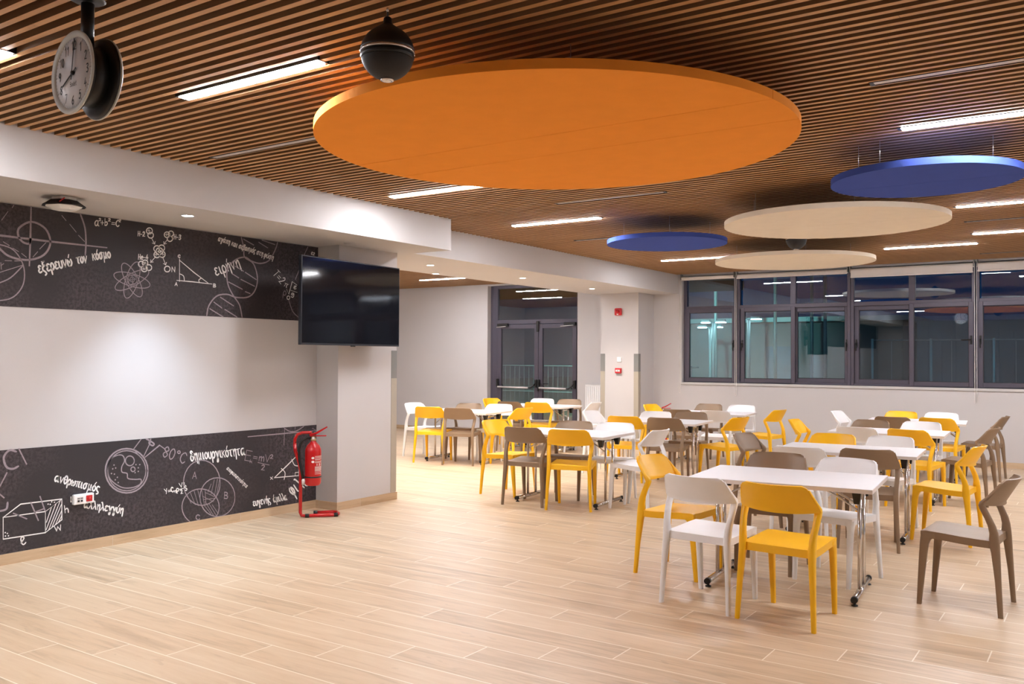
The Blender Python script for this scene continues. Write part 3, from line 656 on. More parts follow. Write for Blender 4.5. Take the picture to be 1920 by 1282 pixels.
for (x0, y0), (x1, y1) in (((868, 265), (885, 297)), ((957, 272), (938, 298)), ((890, 370), (862, 402)), ((932, 375), (948, 416))):
    P.line([(x0, y0), (x1, y1)], W1); d = Vector((x1-x0, y1-y0)).normalized(); n = Vector((-d.y, d.x)); e = Vector((x1, y1))
    for s in (-1, 1): P.line([tuple(e), tuple(e-d*11+n*s*9)], W1)
P.flush('fusion_drawing', 'chalk', up)
P.line([(1027, 382), (1027, 510)], W1).line([(1012, 505), (1100, 513), (1213, 526)], W1).line([(1030, 392), (1110, 460), (1190, 520)], W1)
P.line([(1030, 468), (1050, 480), (1055, 505)], W1*.8, True).line([(1150, 494), (1138, 502), (1140, 516)], W1*.8, True)
P.text('C', (1018, 374), (1030, 375), 10, W1).text('A', (1001, 534), (1014, 535), 12, W1).text('B', (1218, 543), (1232, 544), 12, W1)
P.flush('triangle_drawing', 'chalk', up)
P.text('εξερευνώ', (222, 462), (414, 420), 40, W2, 0).flush('word_lettering', 'chalk', up).text('τον', (440, 408), (498, 402), 36, W2).flush('word_lettering', 'chalk', up).text('κόσμο', (530, 388), (632, 375), 34, W2).flush('word_lettering', 'chalk', up)
P.text('ειρήνη', (1235, 478), (1375, 428), 42, W2)
P.flush('word_lettering', 'chalk', up)
P.text('αγάπη', (1246, 278), (1312, 298), 19, W1).flush('word_lettering', 'chalk', up).text('και', (1322, 304), (1354, 316), 19, W1).flush('word_lettering', 'chalk', up).text('σεβασμός', (1364, 320), (1458, 350), 19, W1).flush('word_lettering', 'chalk', up).text('στη', (1466, 354), (1500, 366), 19, W1).flush('word_lettering', 'chalk', up).text('φύση', (1508, 370), (1560, 388), 19, W1).flush('word_lettering', 'chalk', up)
P.text('T=2', (1560, 470), (1608, 525), 26, W1).text('π', (1622, 536), (1640, 546), 20, W1)
P.line([(1640, 556), (1652, 584), (1672, 512), (1699, 532)], W1).text('l', (1676, 552), (1694, 556), 12, W1).line([(1664, 562), (1700, 574)], W1*.8).text('g', (1664, 592), (1680, 594), 15, W1).ell(1650, 604, 8, 10, W1)
P.flush('pendulum_formula_lettering', 'chalk', up)
P.text('l2', (1778, 356), (1798, 362), 10, W1)
P.flush('letter_lettering', 'chalk', up)

a = lambda x, y: wallmap(x/2.5263, 760+y/2.5263)
P = Pen(a, wall3)      # grey drawings, lower band
P.line([(76, 218), (45, 212), (18, 245), (30, 290), (60, 300), (86, 288)], W3, True).line([(90, 206), (125, 276)], W3).line([(32, 320), (0, 382)], W3).line([(-10, 412), (18, 436)], W3).line([(36, 460), (30, 490), (0, 500)], W3, True)
P.flush('large_letters_lettering', 'chalkgrey', lo)
P.line([(65, 511), (125, 536)], W3).line([(146, 460), (181, 543)], W3).line([(190, 432), (214, 500)], W3).line([(163, 506), (205, 490)], W3)
P.flush('large_letters_lettering', 'chalkgrey', lo)
P.ell(600, 309, 101, 105, W2).ell(600, 309, 91, 95, W1)
P.line([(632, 208), (668, 160)], W2).line([(678, 246), (712, 176)], W2).line([(632, 208), (662, 240)], W1).line([(692, 158), (712, 168), (730, 182), (722, 190), (706, 178), (714, 160)], W2, True)
P.line([(560, 235), (582, 238), (590, 262), (577, 290), (578, 315), (602, 322), (606, 345), (640, 350), (668, 350), (662, 374), (620, 390), (570, 385), (520, 345), (512, 290), (530, 250), (560, 235)], W1, True)
P.ell(615, 262, 21, 23, W1).ell(630, 302, 10, 11, W1)
for x, y in ((540, 282), (548, 296), (534, 300), (542, 325), (556, 340), (546, 352), (560, 365), (528, 322), (644, 280), (655, 295), (662, 280), (655, 312), (640, 318)): P.dot(x, y, .006)
P.flush('flask_drawing', 'chalkgrey', lo)
P.line([(688, 244), (756, 188), (778, 204)], W2).text('80°C', (766, 240), (872, 276), 34, W1)
P.flush('temperature_lettering', 'chalkgrey', lo)
P.ell(956, 366, 87, 107, W1).ell(1030, 434, 83, 92, W1)
P.ell(950, 480, 88, 85, W1, 0, 125, 400)
for l in ([(885, 420), (905, 462)], [(900, 408), (925, 470)], [(918, 400), (940, 474)], [(936, 398), (955, 474)], [(955, 398), (968, 470)], [(972, 402), (975, 468)], [(1000, 372), (985, 410)], [(1015, 352), (1000, 420)], [(1030, 348), (1015, 432)], [(1040, 352), (1025, 430)], [(965, 470), (1000, 515)], [(972, 455), (1012, 522)], [(990, 465), (1024, 520)], [(1005, 470), (1034, 512)], [(960, 430), (1010, 455)], [(965, 445), (1015, 440)], [(972, 412), (1012, 430)]): P.line(l, W1*.8)
P.text('A', (912, 345), (930, 346), 20, W1).text('B', (1060, 440), (1076, 441), 20, W1).text('C', (928, 542), (946, 541), 16, W1)
P.flush('circles_drawing', 'chalkgrey', lo)
P.text('E', (1155, 258), (1186, 264), 32, W1).text('k', (1182, 270), (1194, 272), 9, W1*.8).text('=', (1196, 256), (1216, 260), 20, W1).text('mV', (1224, 262), (1276, 268), 22, W1).text('2', (1278, 250), (1292, 252), 12, W1).line([(1222, 270), (1275, 282)], W1).text('2', (1236, 304), (1252, 306), 16, W1)
P.flush('formula_lettering', 'chalkgrey', lo)
P.line([(1175, 148), (1340, 133), (1500, 119)], W2).line([(1348, 108), (1345, 186)], W1).line([(1345, 106), (1372, 122), (1405, 120), (1440, 98)], W1, True).line([(1480, 108), (1500, 119), (1486, 130)], W1)
for l in ([(1398, 100), (1398, 112)], [(1398, 134), (1398, 150)]): P.line(l, W1*.8)
P.flush('axes_drawing', 'chalkgrey', lo)
P = Pen(a, wall3, .6)  # white drawings and lettering, lower band
P.line([(15, 530), (215, 502), (215, 602), (15, 633), (15, 530)], W1).line([(15, 530), (98, 467), (293, 443), (215, 502)], W1).line([(293, 443), (293, 541), (215, 602)], W1)
for l in ([(220, 552), (243, 484)], [(219, 588), (264, 468)], [(230, 590), (285, 452)], [(245, 578), (290, 470)], [(262, 565), (291, 500)], [(277, 553), (292, 522)]): P.line(l, W1)
for x, y in ((25, 602), (35, 606), (26, 618), (40, 617), (228, 467), (238, 468), (245, 456), (258, 458)): P.dot(x, y, .005)
P.text('h', (306, 508), (324, 506), 22, W1).text('w', (262, 596), (292, 590), 24, W1).text('l', (98, 662), (124, 656), 24, W1)
P.flush('cuboid_drawing', 'chalk', lo)
P.text('ανθρωπισμός', (256, 358), (466, 410), 26, W1*1.25)
P.flush('word_lettering', 'chalk', lo)
P.text('κ', (334, 456), (350, 456), 22, W1*1.2).flush('word_lettering', 'chalk', lo).text('αλληλεγγύη', (396, 482), (580, 512), 24, W1*1.25)
P.flush('word_lettering', 'chalk', lo)
P.text('δημιουργικότητα', (903, 262), (1160, 232), 31, W2)
P.flush('word_lettering', 'chalk', lo)
P.text('αποφασιστικότητα', (1072, 300), (1166, 390), 12, W1*.6)
P.flush('word_lettering', 'chalk', lo)
P.text('Y=C', (783, 418), (824, 408), 15, W1).text('η', (826, 412), (834, 410), 8, W1*.8).text('ρ', (836, 408), (848, 405), 14, W1).text('V', (852, 388), (866, 385), 13, W1).text('2', (868, 376), (876, 374), 7, W1*.8).line([(850, 397), (874, 391)], W1).text('2', (856, 418), (866, 416), 12, W1).text('S', (876, 404), (887, 401), 15, W1)
P.flush('formula_lettering', 'chalk', lo)
P.line([(1300, 342), (1358, 286), (1405, 239)], W2).line([(1300, 342), (1415, 332)], W2).line([(1415, 278), (1415, 332)], W1)
P.line([(1332, 298), (1350, 318), (1346, 350)], W1, True).line([(1382, 255), (1395, 282), (1416, 286)], W1, True).line([(1398, 332), (1398, 318), (1415, 316)], W1).text('x', (1280, 350), (1292, 349), 12, W1)
P.flush('triangle_drawing', 'chalk', lo)
P.text('ευγενής', (1200, 476), (1282, 460), 21, W1*1.2).flush('word_lettering', 'chalk', lo).text('άμιλλα', (1296, 458), (1360, 446), 21, W1*1.2)
P.flush('word_lettering', 'chalk', lo)
P.text('φιλία', (1384, 428), (1490, 358), 38, W2*1.2)
P.flush('word_lettering', 'chalk', lo)

# socket plate on the lower band
p0, p1 = at(139.5, 947, x=XL+.03), at(174.5, 925, x=XL+.03); cy, cz = (p0.y+p1.y)/2, (p0.z+p1.z)/2+.004; hw, hh = .078, .037
t = thing('socket_plate', 'white socket plate with red outlet on the lower mural band', 'socket', (XL+.004, cy, cz))
MB().bevbox((0, -hw, -hh), (.032, hw, hh), .006, 2).obj('cover', 'white', t)
b = MB().use('paper'); b.box((.03, -hw*.72, -hh*.6), (.034, -hw*.1, hh*.55)); b.use('black')
for k in (0, 1): b.box((.033, -hw*.66+k*hw*.3, -hh*.5), (.035, -hw*.46+k*hw*.3, -hh*.12))
b.use('grey')
for k in (0, 1): b.box((.033, -hw*.68+k*hw*.3, hh*.05), (.035, -hw*.44+k*hw*.3, hh*.35))
b.obj('data_ports', None, t)
b = MB().use('redplastic'); b.bevbox((.03, hw*.2, -hh*.6), (.036, hw*.8, hh*.62), .002, 1); b.use('red'); b.lathe([(.0, .0365), (.016, .0365), (.018, .034)], (0, hw*.5, 0), 16, 'x'); b.obj('red_outlet', None, t)

# ------------------------------------------------------------------ television
t = thing('television', 'large black flat television on a wall arm beside the mural', 'television', (-5.80, 5.945, 1.94), .056)
W_, H_ = 1.35/2, .775/2
MB().bevbox((-.035, -W_, -H_), (0, W_, H_), .004, 2).obj('bezel', 'tvframe', t)
MB().box((-.001, -W_+.010, -H_+.018), (.0015, W_-.010, H_-.010)).obj('screen', 'tvglass', t)
MB().bevbox((-.075, -W_*.7, -H_*.8), (-.034, W_*.7, H_*.3), .012, 2).obj('back_housing', 'black', t)
MB().bevbox((-.012, -.03, -H_-.010), (0, .03, -H_+.002), .003, 1).obj('sensor_lug', 'black', t)
b = MB(); b.box((-.095, -.2, -.2), (-.075, .2, .2)); b.bevbox((-.275, .16, -.04), (-.09, .22, .04), .004, 1); b.bevbox((-.272, .10, -.18), (-.255, .28, .18), .004, 1); b.obj('wall_arm', 'black', t)

# ------------------------------------------------------------------ double-faced clock
ck = Vector((-3.252, 1.88, 0)); ck.z = at(163, 143, y=1.88).z
t = thing('station_clock', 'double-faced round clock hanging on a black stem', 'clock', ck, -.05)
RC, HD = .157, .050
MB().lathe([(.0, -HD+.012), (.118, -HD+.012), (.112, 0), (.118, HD-.012), (0, HD-.012)], n=40, axis='y').obj('drum', 'black', t)
b = MB(); b.tube([(0, 0, .10), (0, 0, ZC-ck.z-.02)], .024, 16); b.obj('stem', 'black', t)
MB().lathe([(0, -.012), (.055, -.012), (.065, -.006), (.06, 0), (0, 0)], (0, 0, ZC-ck.z), 28).obj('ceiling_mount', 'black', t)
for s in (-1, 1):
    f = lambda q, e=0.0: Vector((q.x*(1 if s < 0 else -1), s*(HD+e), q.y))
    MB().lathe([(RC-.004, s*(HD+.000)), (RC, s*(HD+.002)), (RC, s*(HD+.007)), (RC-.005, s*(HD+.011)), (RC-.021, s*(HD+.004)), (RC-.023, s*(HD-.002)), (RC-.02, s*(HD-.003))], n=56, axis='y').obj('rim', 'clockrim', t)
    MB().lathe([(0, s*(HD-.001)), (RC-.002, s*(HD-.001)), (RC-.012, s*(HD-.012)), (.115, s*(HD-.022)), (0, s*(HD-.022))], n=48, axis='y').obj('back_plate', 'black', t)
    dl = MB().lathe([(0, s*(HD+.001)), (RC-.020, s*(HD+.001)), (RC-.020, s*(HD-.002)), (0, s*(HD-.002))], n=48, axis='y').obj('dial', 'clockface', t)
    P = Pen(lambda x, y: (x, y), lambda q: f(q, .0022))
    for k in range(60):
        an = k*PI/30; r0, r1 = (RC-.034, RC-.024) if k % 5 == 0 else (RC-.029, RC-.024)
        P.line([(r0*math.sin(an), r0*math.cos(an)), (r1*math.sin(an), r1*math.cos(an))], .003 if k % 5 == 0 else .0018)
    P.mb.obj('minute_marks', 'black', dl); P.mb = MB()
    for h in range(1, 13):
        an = h*PI/6; cx, cz = .104*math.sin(an), .104*math.cos(an); s_ = .0021; wd = (2 if h > 9 else 1)*8*s_*1.0
        x = cx-wd/2
        for ch in str(h):
            for k in GL[ch]:
                q = [tuple(map(float, c.split(','))) for c in k.split()]
                P.line([(x+u*s_*.95, cz+(v-7.5)*s_) for u, v in q], .0048, len(q) > 2)
            x += 8.6*s_
        P.mb.obj('numeral', 'black', dl); P.mb = MB()
    x = -.025
    for ch in 'Bodet':
        for k in GL[ch]:
            q = [tuple(map(float, c.split(','))) for c in k.split()]; P.line([(x+u*.0012, -.05+v*.0012) for u, v in q], .0018, len(q) > 2)
        x += .0105
    P.mb.obj('maker_mark', 'black', dl)
    for nm, ang, ln, w0, e in (('hour_hand', 241, .082, .009, .005), ('minute_hand', 8, .124, .0065, .008)):
        a_ = math.radians(ang); d_ = Vector((math.sin(a_), math.cos(a_)))
        P = Pen(lambda x, y: (x, y), lambda q, e=e: f(q, e)); P.line([tuple(-d_*.025), tuple(d_*ln)], w0)
        hh_ = P.mb
        g_ = bmesh.ops.extrude_face_region(hh_.b, geom=hh_.b.faces[:]); bmesh.ops.translate(hh_.b, verts=[v for v in g_['geom'] if isinstance(v, bmesh.types.BMVert)], vec=(0, s*.0015, 0))
        hh_.obj(nm, 'black', t)
    MB().lathe([(0, s*(HD+.010)), (.007, s*(HD+.010)), (.008, s*(HD+.0))], n=16, axis='y').obj('hub', 'black', t)

# ------------------------------------------------------------------ fire extinguishers on tube stands
def extinguisher(label, loc, rz, group, low=False):
    """stand in its own frame: +x along the front tube, upright at x=0"""
    st = thing('extinguisher_stand', label[0], 'stand', loc, rz, group[0])
    R_ = .0155
    if low:
        MB().lathe([(.0, .0), (.095, .0), (.095, .012), (.080, .199), (.0, .199)], (.15, -.045, 0), 28).obj('base_ring', 'red', st)
    else: MB().tube([(-.055, 0, .67), (-.048, 0, .60), (-.015, 0, .50), (0, 0, .42), (0, 0, .05), (.012, 0, .022), (.045, 0, .018), (.29, 0, .018), (.325, .02, .018), (.34, .07, .018), (.33, .13, .018), (.29, .15, .018), (.12, .15, .018)], R_, 12).obj('floor_frame', 'red', st)
    if not low: MB().tube([(-.055, 0, .66), (-.052, .0, .71), (-.03, 0, .75), (.01, -.004, .765), (.06, -.02, .768), (.095, -.028, .768)], R_*.9, 12).obj('hook', 'red', st)
    for x, y in () if low else ((.06, 0), (.315, .005), (.135, .15)):
        MB().tube([(x-.018, y, .018), (x+.018, y, .018)], R_+.0025, 12).obj('rubber_foot', 'black', st)
    ex = thing('fire_extinguisher', label[1], 'fire extinguisher', (0, 0, 0), 0, group[1])
    m = Matrix.Translation(loc) @ Matrix.Rotation(rz, 4, 'Z'); c = m @ Vector((.15 if low else .108, -.052, .20 if low else .30)); ex.scale = (1, 1, .82); ex.location = c; ex.rotation_euler = (0, 0, rz)
    r = .072
    MB().lathe([(0, .0), (r*.82, .0), (r*.97, .02), (r, .045), (r, .37), (r*.96, .395), (r*.75, .435), (r*.45, .462), (.022, .475), (.022, .49), (0, .49)], n=36).obj('cylinder', 'red', ex, sharp=50)
    MB().lathe([(0, .485), (.026, .485), (.026, .505), (.02, .51), (.02, .535), (0, .535)], n=20).obj('valve', 'brass', ex)
    b = MB(); b.bevbox((-.03, -.011, .53), (.115, .011, .542), .003, 1); b.obj('carry_handle', 'red', ex)
    b = MB(); b.prism([Vector((-.035, -.010, .555)), Vector((.02, -.010, .575)), Vector((.12, -.010, .64)), Vector((.125, -.010, .628)), Vector((.03, -.010, .556)), Vector((-.03, -.010, .540))], (0, .02, 0)); b.obj('lever', 'red', ex)
    MB().tube([(-.02, 0, .515), (-.06, 0, .515), (-.105, 0, .48), (-.125, 0, .40), (-.12, -.005, .28), (-.10, -.015, .16), (-.085, -.025, .075)], .0125, 10).obj('hose', 'black', ex)
    MB().lathe([(.0, .02), (.014, .02), (.016, .07), (.010, .085), (0, .085)], (-.083, -.027, -.01), 14).obj('nozzle', 'paper', ex)
    MB().lathe([(r+.001, .085), (r+.004, .088), (r+.004, .098), (r+.001, .101)], n=36).obj('strap', 'black', ex)
    MB().lathe([(0, 0), (.014, 0), (.014, .008), (0, .008)], (.0, -.03, .512), 14, 'y').obj('gauge', 'paper', ex)
    b = MB(); rr = r+.0008
    def curved(a0, a1, z0, z1):
        n = max(1, int((a1-a0)/8)); ps = [(rr*math.cos(math.radians(a0+(a1-a0)*k/n)), rr*math.sin(math.radians(a0+(a1-a0)*k/n))) for k in range(n+1)]
        V = [(b.v((x, y, z0)), b.v((x, y, z1))) for x, y in ps]
        for q, s_ in zip(V, V[1:]): b.face([q[0], s_[0], s_[1], q[1]], False)
    for z, a1 in ((.318, -10), (.306, -14), (.292, -12), (.280, -30), (.262, -12), (.250, -22), (.205, -14), (.196, -14), (.187, -14), (.178, -18), (.169, -14), (.160, -24), (.146, -18), (.128, -14)): curved(-78, a1, z, z+.0045)
    for a_, z in ((-92, .303), (-92, .262)):
        P_ = []
        for k in range(14):
            u, v = .013*math.cos(2*PI*k/14), .013*math.sin(2*PI*k/14); an = math.radians(a_)+u/rr; P_.append(b.v((rr*math.cos(an), rr*math.sin(an), z+v)))
        b.face(P_, False)
    PE = Pen(lambda x, y: (x, y), lambda q: Vector((rr*math.cos(math.radians(-64)+q.x/rr), rr*math.sin(math.radians(-64)+q.x/rr), .218+q.y)))
    for i, ch in enumerate('ABC'):
        for k in GL[ch]:
            q = [tuple(map(float, c.split(','))) for c in k.split()]; PE.line([(i*.026-.004+u*.0016, v*.0016) for u, v in q], .0045, len(q) > 2)
    PE.mb.obj('class_letters', 'paper', ex)
    b.obj('print', 'paper', ex)
    return ex
p = at(563, 967, z=.018); q = at(621, 965, z=.018); rz = math.atan2(q.y-p.y, q.x-p.x)
extinguisher(('bent red tube stand on the floor at the end of the mural', 'red fire extinguisher on the stand at the end of the mural'), (p.x, p.y, 0), rz, ('extinguisher stands', 'red fire extinguishers'))
p = at(1244, 770, y=YW-.3); extinguisher(('red ring stand in the corner by the window wall', 'red fire extinguisher in the corner behind the chairs by the far pier'), (p.x-.15, YW-.26, 0), .1, ('extinguisher stands', 'red fire extinguishers'), True)

# ------------------------------------------------------------------ chairs
def rrect(cx, cy, tx, ty, z, ch=.3):
    """ring with softened corners, horizontal at z"""
    a, b_ = tx/2, ty/2; k = min(a, b_)*ch
    return [(cx+x, cy+y, z) for x, y in ((a, -b_+k), (a, b_-k), (a-k, b_), (-a+k, b_), (-a, b_-k), (-a, -b_+k), (-a+k, -b_), (a-k, -b_))]
def chair_proto(m):
    D = {}
    for s in (-1, 1):
        b = MB()       # rear leg with the upper bend: (z, depth back, depth front, outer x, thickness)
        R = [(0, .0, .026, .2275, .024), (.2, .010, .042, .2205, .028), (.36, .017, .062, .214, .033), (.40, .019, .072, .213, .035), (.435, .022, .072, .213, .035), (.47, .027, .070, .214, .033), (.51, .038, .078, .217, .032), (.55, .056, .093, .221, .032),
             (.58, .070, .107, .224, .034), (.605, .083, .119, .226, .037), (.625, .093, .124, .227, .040), (.645, .088, .118, .226, .036), (.67, .062, .088, .220, .022), (.70, .040, .062, .210, .015), (.73, .019, .038, .200, .010), (.752, .004, .021, .193, .006)]
        b.loft([rrect(s*(xo-t/2), -.235+(d0+d1)/2, t, d1-d0, z, .45) for z, d0, d1, xo, t in R]); D['rear', s] = b
        b = MB()
        F = [(0, .437, .462, .193, .025), (.15, .421, .455, .195, .028), (.30, .404, .447, .197, .032), (.36, .396, .443, .198, .034), (.385, .386, .441, .198, .038), (.398, .372, .440, .199, .046), (.405, .350, .439, .199, .058), (.425, .350, .437, .199, .058)]
        b.loft([rrect(s*(xo-t/2), -.235+(d0+d1)/2, t, d1-d0, z, .35) for z, d0, d1, xo, t in F]); D['front', s] = b
    b = MB(); nu, nv = 12, 14; top = []; bot = []
    def prof(v):
        d = .045+(.437-.045)*v
        z = .424-.003*math.sin(PI*min(1, v*1.5))+.018*v
        if v > .93: z -= .006*((v-.93)/.07)**2
        hw = .2085-.011*v
        return -.235+d, z, hw
    for j in range(nv+1):
        y, z, hw = prof(j/nv); tr, br = [], []
        for i in range(nu+1):
            u = -1+2*i/nu; e = .004*max(0, abs(u)-.6)/.4
            tr.append(b.v((u*hw, y+(.006*(1-u*u) if j == 0 else 0), z+e-(.003 if abs(u) == 1 else 0)))); br.append(b.v((u*(hw-.003), y, z-.042+.010*(1-abs(u)**3)*math.sin(PI*j/nv))))
        top.append(tr); bot.append(br)
    for j in range(nv):
        for i in range(nu):
            b.face([top[j][i], top[j][i+1], top[j+1][i+1], top[j+1][i]], True); b.face([bot[j][i], bot[j+1][i], bot[j+1][i+1], bot[j][i+1]], True)
        b.face([top[j][0], top[j+1][0], bot[j+1][0], bot[j][0]], True); b.face([top[j][nu], bot[j][nu], bot[j+1][nu], top[j+1][nu]], True)
    for i in range(nu):
        b.face([top[0][i], bot[0][i], bot[0][i+1], top[0][i+1]], True); b.face([top[nv][i], top[nv][i+1], bot[nv][i+1], bot[nv][i]], True)
    D['seat'] = b
    b = MB(); nu, nv = 20, 12; A, B = [], []
    for j in range(nv+1):
        v = j/nv; z1 = .612+(.775-.612)*v
        hw = .2265-(.2265-.180)*max(0, (z1-.635)/.14)
        if v > .86: hw -= .021*(1-math.sqrt(max(0, 1-((v-.86)/.14)**2)))
        ra, rb = [], []
        for i in range(nu+1):
            u = -1+2*i/nu
            z = z1+(.012*u*u*(1-v)**2); de = .107-(.107+.006)*max(0, (z-.625)/.15); bul = (.080-.026*v)*(1-abs(u)**2.2)
            d = de-bul; th = .0065+.002*(1-v)
            ra.append(b.v((u*hw, -.235+d-th, z-(.003 if j == nv else 0)))); rb.append(b.v((u*(hw-.003), -.235+d+th, z-(.0 if j < nv else .001))))
        A.append(ra); B.append(rb)
    for j in range(nv):
        for i in range(nu):
            b.face([A[j][i], A[j+1][i], A[j+1][i+1], A[j][i+1]], True); b.face([B[j][i], B[j][i+1], B[j+1][i+1], B[j+1][i]], True)
        b.face([A[j][0], B[j][0], B[j+1][0], A[j+1][0]], True); b.face([A[j][nu], A[j+1][nu], B[j+1][nu], B[j][nu]], True)
    for i in range(nu):
        b.face([A[0][i], A[0][i+1], B[0][i+1], B[0][i]], True); b.face([A[nv][i], B[nv][i], B[nv][i+1], A[nv][i+1]], True)
    D['back'] = b
    root = thing('plastic_chair', '', '')
    D['seat'].obj('seat', m, root, 50); D['back'].obj('backrest', m, root, 50)
    for k in (('rear', -1), ('rear', 1), ('front', -1), ('front', 1)): D[k].obj('leg', m, root, 60)
    return root
WHERE = {'T1': 'the nearest table', 'T2': 'the second table of the right row', 'T3': 'the third table of the right row', 'T4': 'the last table of the right row',
         'T5': 'the nearer table of the middle row', 'T6': 'the far middle table under the windows', 'T7': 'the nearest table of the left row',
         'T8': 'the far left table by the plain wall', 'T9': 'the table before the glass door'}
ROLE = {'L': '{c} plastic chair at the left end of {t}', 'R': '{c} plastic chair at the right end of {t}',
        'F': '{c} plastic chair on the near side of {t}', 'B': '{c} plastic chair on the far side of {t}'}
CN = {'y': 'yellow', 'w': 'white', 'b': 'taupe'}
CHAIRS = [
('T1','L','y',-2.450,5.665,-1.655), ('T1','F','w',-2.003,5.099,-0.092), ('T1','F','y',-1.521,5.050,-0.072), ('T1','B','b',-1.988,6.156,3.220), ('T1','B','w',-1.536,6.098,2.977), ('T1','R','b',-0.739,5.924,1.504), ('T2','L','b',-2.559,7.836,-1.696), ('T2','F','w',-2.045,7.195,0.050), ('T2','F','b',-1.585,7.333,0.153), ('T2','B','y',-2.123,8.096,3.069), ('T2','B','w',-1.655,8.145,3.017), ('T2','R','y',-1.128,7.926,1.494), ('T3','L','y',-2.724,10.020,-1.543), ('T3','F','w',-2.126,9.557,-0.095), ('T3','F','y',-1.616,9.542,-0.220), ('T3','B','b',-2.272,10.242,2.995), ('T3','B','w',-1.749,10.299,3.061), ('T3','R','b',-1.235,10.106,1.476), ('T4','L','w',-2.766,11.984,-1.660), ('T4','F','b',-2.179,11.472,0.016), ('T4','F','y',-1.681,11.580,-0.142), ('T4','B','y',-2.325,12.228,2.983), ('T4','B','w',-1.845,12.261,3.026), ('T4','R','b',-1.328,12.188,1.527), ('T5','L','w',-5.314,9.975,-1.593), ('T5','F','y',-4.792,9.562,0.192), ('T5','F','b',-4.303,9.616,0.176), ('T5','R','y',-3.816,10.080,1.339), ('T5','B','w',-4.789,10.156,3.260), ('T5','B','b',-4.376,10.347,3.346), ('T6','L','y',-5.401,11.902,-1.698), ('T6','F','b',-4.832,11.225,0.118), ('T6','F','w',-4.356,11.288,0.200), ('T6','B','b',-4.981,12.373,3.151), ('T6','B','w',-4.482,12.358,3.134), ('T6','R','y',-3.914,11.833,1.401), ('T7','L','y',-5.342,7.840,-1.652), ('T7','F','b',-4.822,7.471,0.137), ('T7','F','y',-4.354,7.485,0.328), ('T7','B','b',-4.724,8.021,3.353), ('T7','B','w',-4.256,8.088,3.423), ('T7','R','w',-3.814,7.818,1.515), ('T8','L','w',-8.363,10.058,-1.629), ('T8','F','y',-7.839,9.631,0.333), ('T8','F','b',-7.350,9.653,0.328), ('T8','B','b',-7.774,10.221,3.388), ('T8','B','w',-7.306,10.330,3.419), ('T8','R','y',-6.821,10.046,1.475), ('T9','L','y',-8.298,11.920,-1.714), ('T9','F','b',-7.742,11.514,0.126), ('T9','F','y',-7.290,11.576,0.207), ('T9','B','w',-7.751,12.200,3.387), ('T9','B','b',-7.299,12.291,3.329), ('T9','R','w',-6.767,11.912,1.607),
]
protos = {}
for tb, ro, c, x, y, rz in CHAIRS:
    if c not in protos: o = protos[c] = chair_proto({'y': 'yellow', 'w': 'white', 'b': 'brown'}[c])
    else: o = copy_tree(protos[c])
    o.location = (x, y, 0); o.rotation_euler = (0, 0, rz)
    tag(o, ROLE[ro].format(c=CN[c], t=WHERE[tb]), 'chair', 'plastic chairs around the white tables')

# ------------------------------------------------------------------ folding tables
TH, TL, TW = .70, 1.10, .74
def table_proto():
    root = thing('folding_table', '', '')
    b = MB().use('top'); b.bevbox((-TL/2, -TW/2, TH-.004), (TL/2, TW/2, TH), .0015, 1); b.use('edge'); b.box((-TL/2, -TW/2, TH-.026), (TL/2, TW/2, TH-.004)); b.obj('tabletop', None, root)
    for s in (-1, 1):
        x = s*.44
        b = MB()
        for dy in (-.08, .08): b.tube([(x, dy, .03), (x, dy, TH-.06)], .0125, 12)
        b.tube([(x, -.19, TH-.062), (x, .19, TH-.062)], .011, 10); lg = b.obj('leg', 'chrome', root)
        MB().tube([(x, -.29, .038), (x, .29, .038)], .019, 14).obj('foot_bar', 'chrome', lg)
        for k in (-1, 1):
            MB().tube([(x, k*.285, .038), (x, k*.315, .038)], [.0205, .0195], 14).obj('end_cap', 'black', lg)
            MB().lathe([(0, 0), (.019, 0), (.019, .006), (.008, .010), (.008, .022), (0, .022)], (x, k*.285, 0), 14).obj('glide', 'black', lg)
            bk = MB(); bk.loft([[(x-.028, k*.185-.03, TH-.027), (x+.028, k*.185-.03, TH-.027), (x+.028, k*.185+.03, TH-.027), (x-.028, k*.185+.03, TH-.027)], [(x-.016, k*.185-.016, TH-.115), (x+.016, k*.185-.016, TH-.115), (x+.016, k*.185+.016, TH-.115), (x-.016, k*.185+.016, TH-.115)]], smooth=False)
            bk.obj('hinge_bracket', 'black', lg)
        b = MB()
        for dy in (-.06, .06): b.tube([(x, dy, TH-.18), (x-s*.10, dy, TH-.115), (x-s*.26, dy*.8, TH-.032)], .007, 8)
        b.box((x-s*.25-.03, -.06, TH-.034), (x-s*.25+.03, .06, TH-.026)); b.obj('folding_brace', 'chrome', root)
    return root
TLAB = {'T1': 'nearest white folding table, in the right foreground', 'T2': 'white folding table second from the front in the right row', 'T3': 'white folding table third from the front in the right row',
        'T4': 'white folding table at the back of the right row', 'T5': 'white folding table in the middle row, the nearer one', 'T6': 'white folding table in the middle row close to the windows',
        'T7': 'white folding table at the front of the left row', 'T8': 'white folding table by the plain wall at far left', 'T9': 'white folding table in front of the glass door'}
TABLES = [
('T1',-1.732,5.729,0.084), ('T2',-1.835,7.768,0.069), ('T3',-1.950,9.942,0.058), ('T4',-2.006,11.830,0.097), ('T5',-4.535,9.872,0.093), ('T6',-4.642,11.793,0.111), ('T7',-4.560,7.770,0.047), ('T8',-7.539,9.943,0.106), ('T9',-7.468,11.825,0.073),
]
tp = None
for nm, x, y, rz in TABLES:
    if tp is None: o = tp = table_proto()
    else: o = copy_tree(tp)
    o.location = (x, y, 0); o.rotation_euler = (0, 0, rz); tag(o, TLAB[nm], 'table', 'white folding tables')

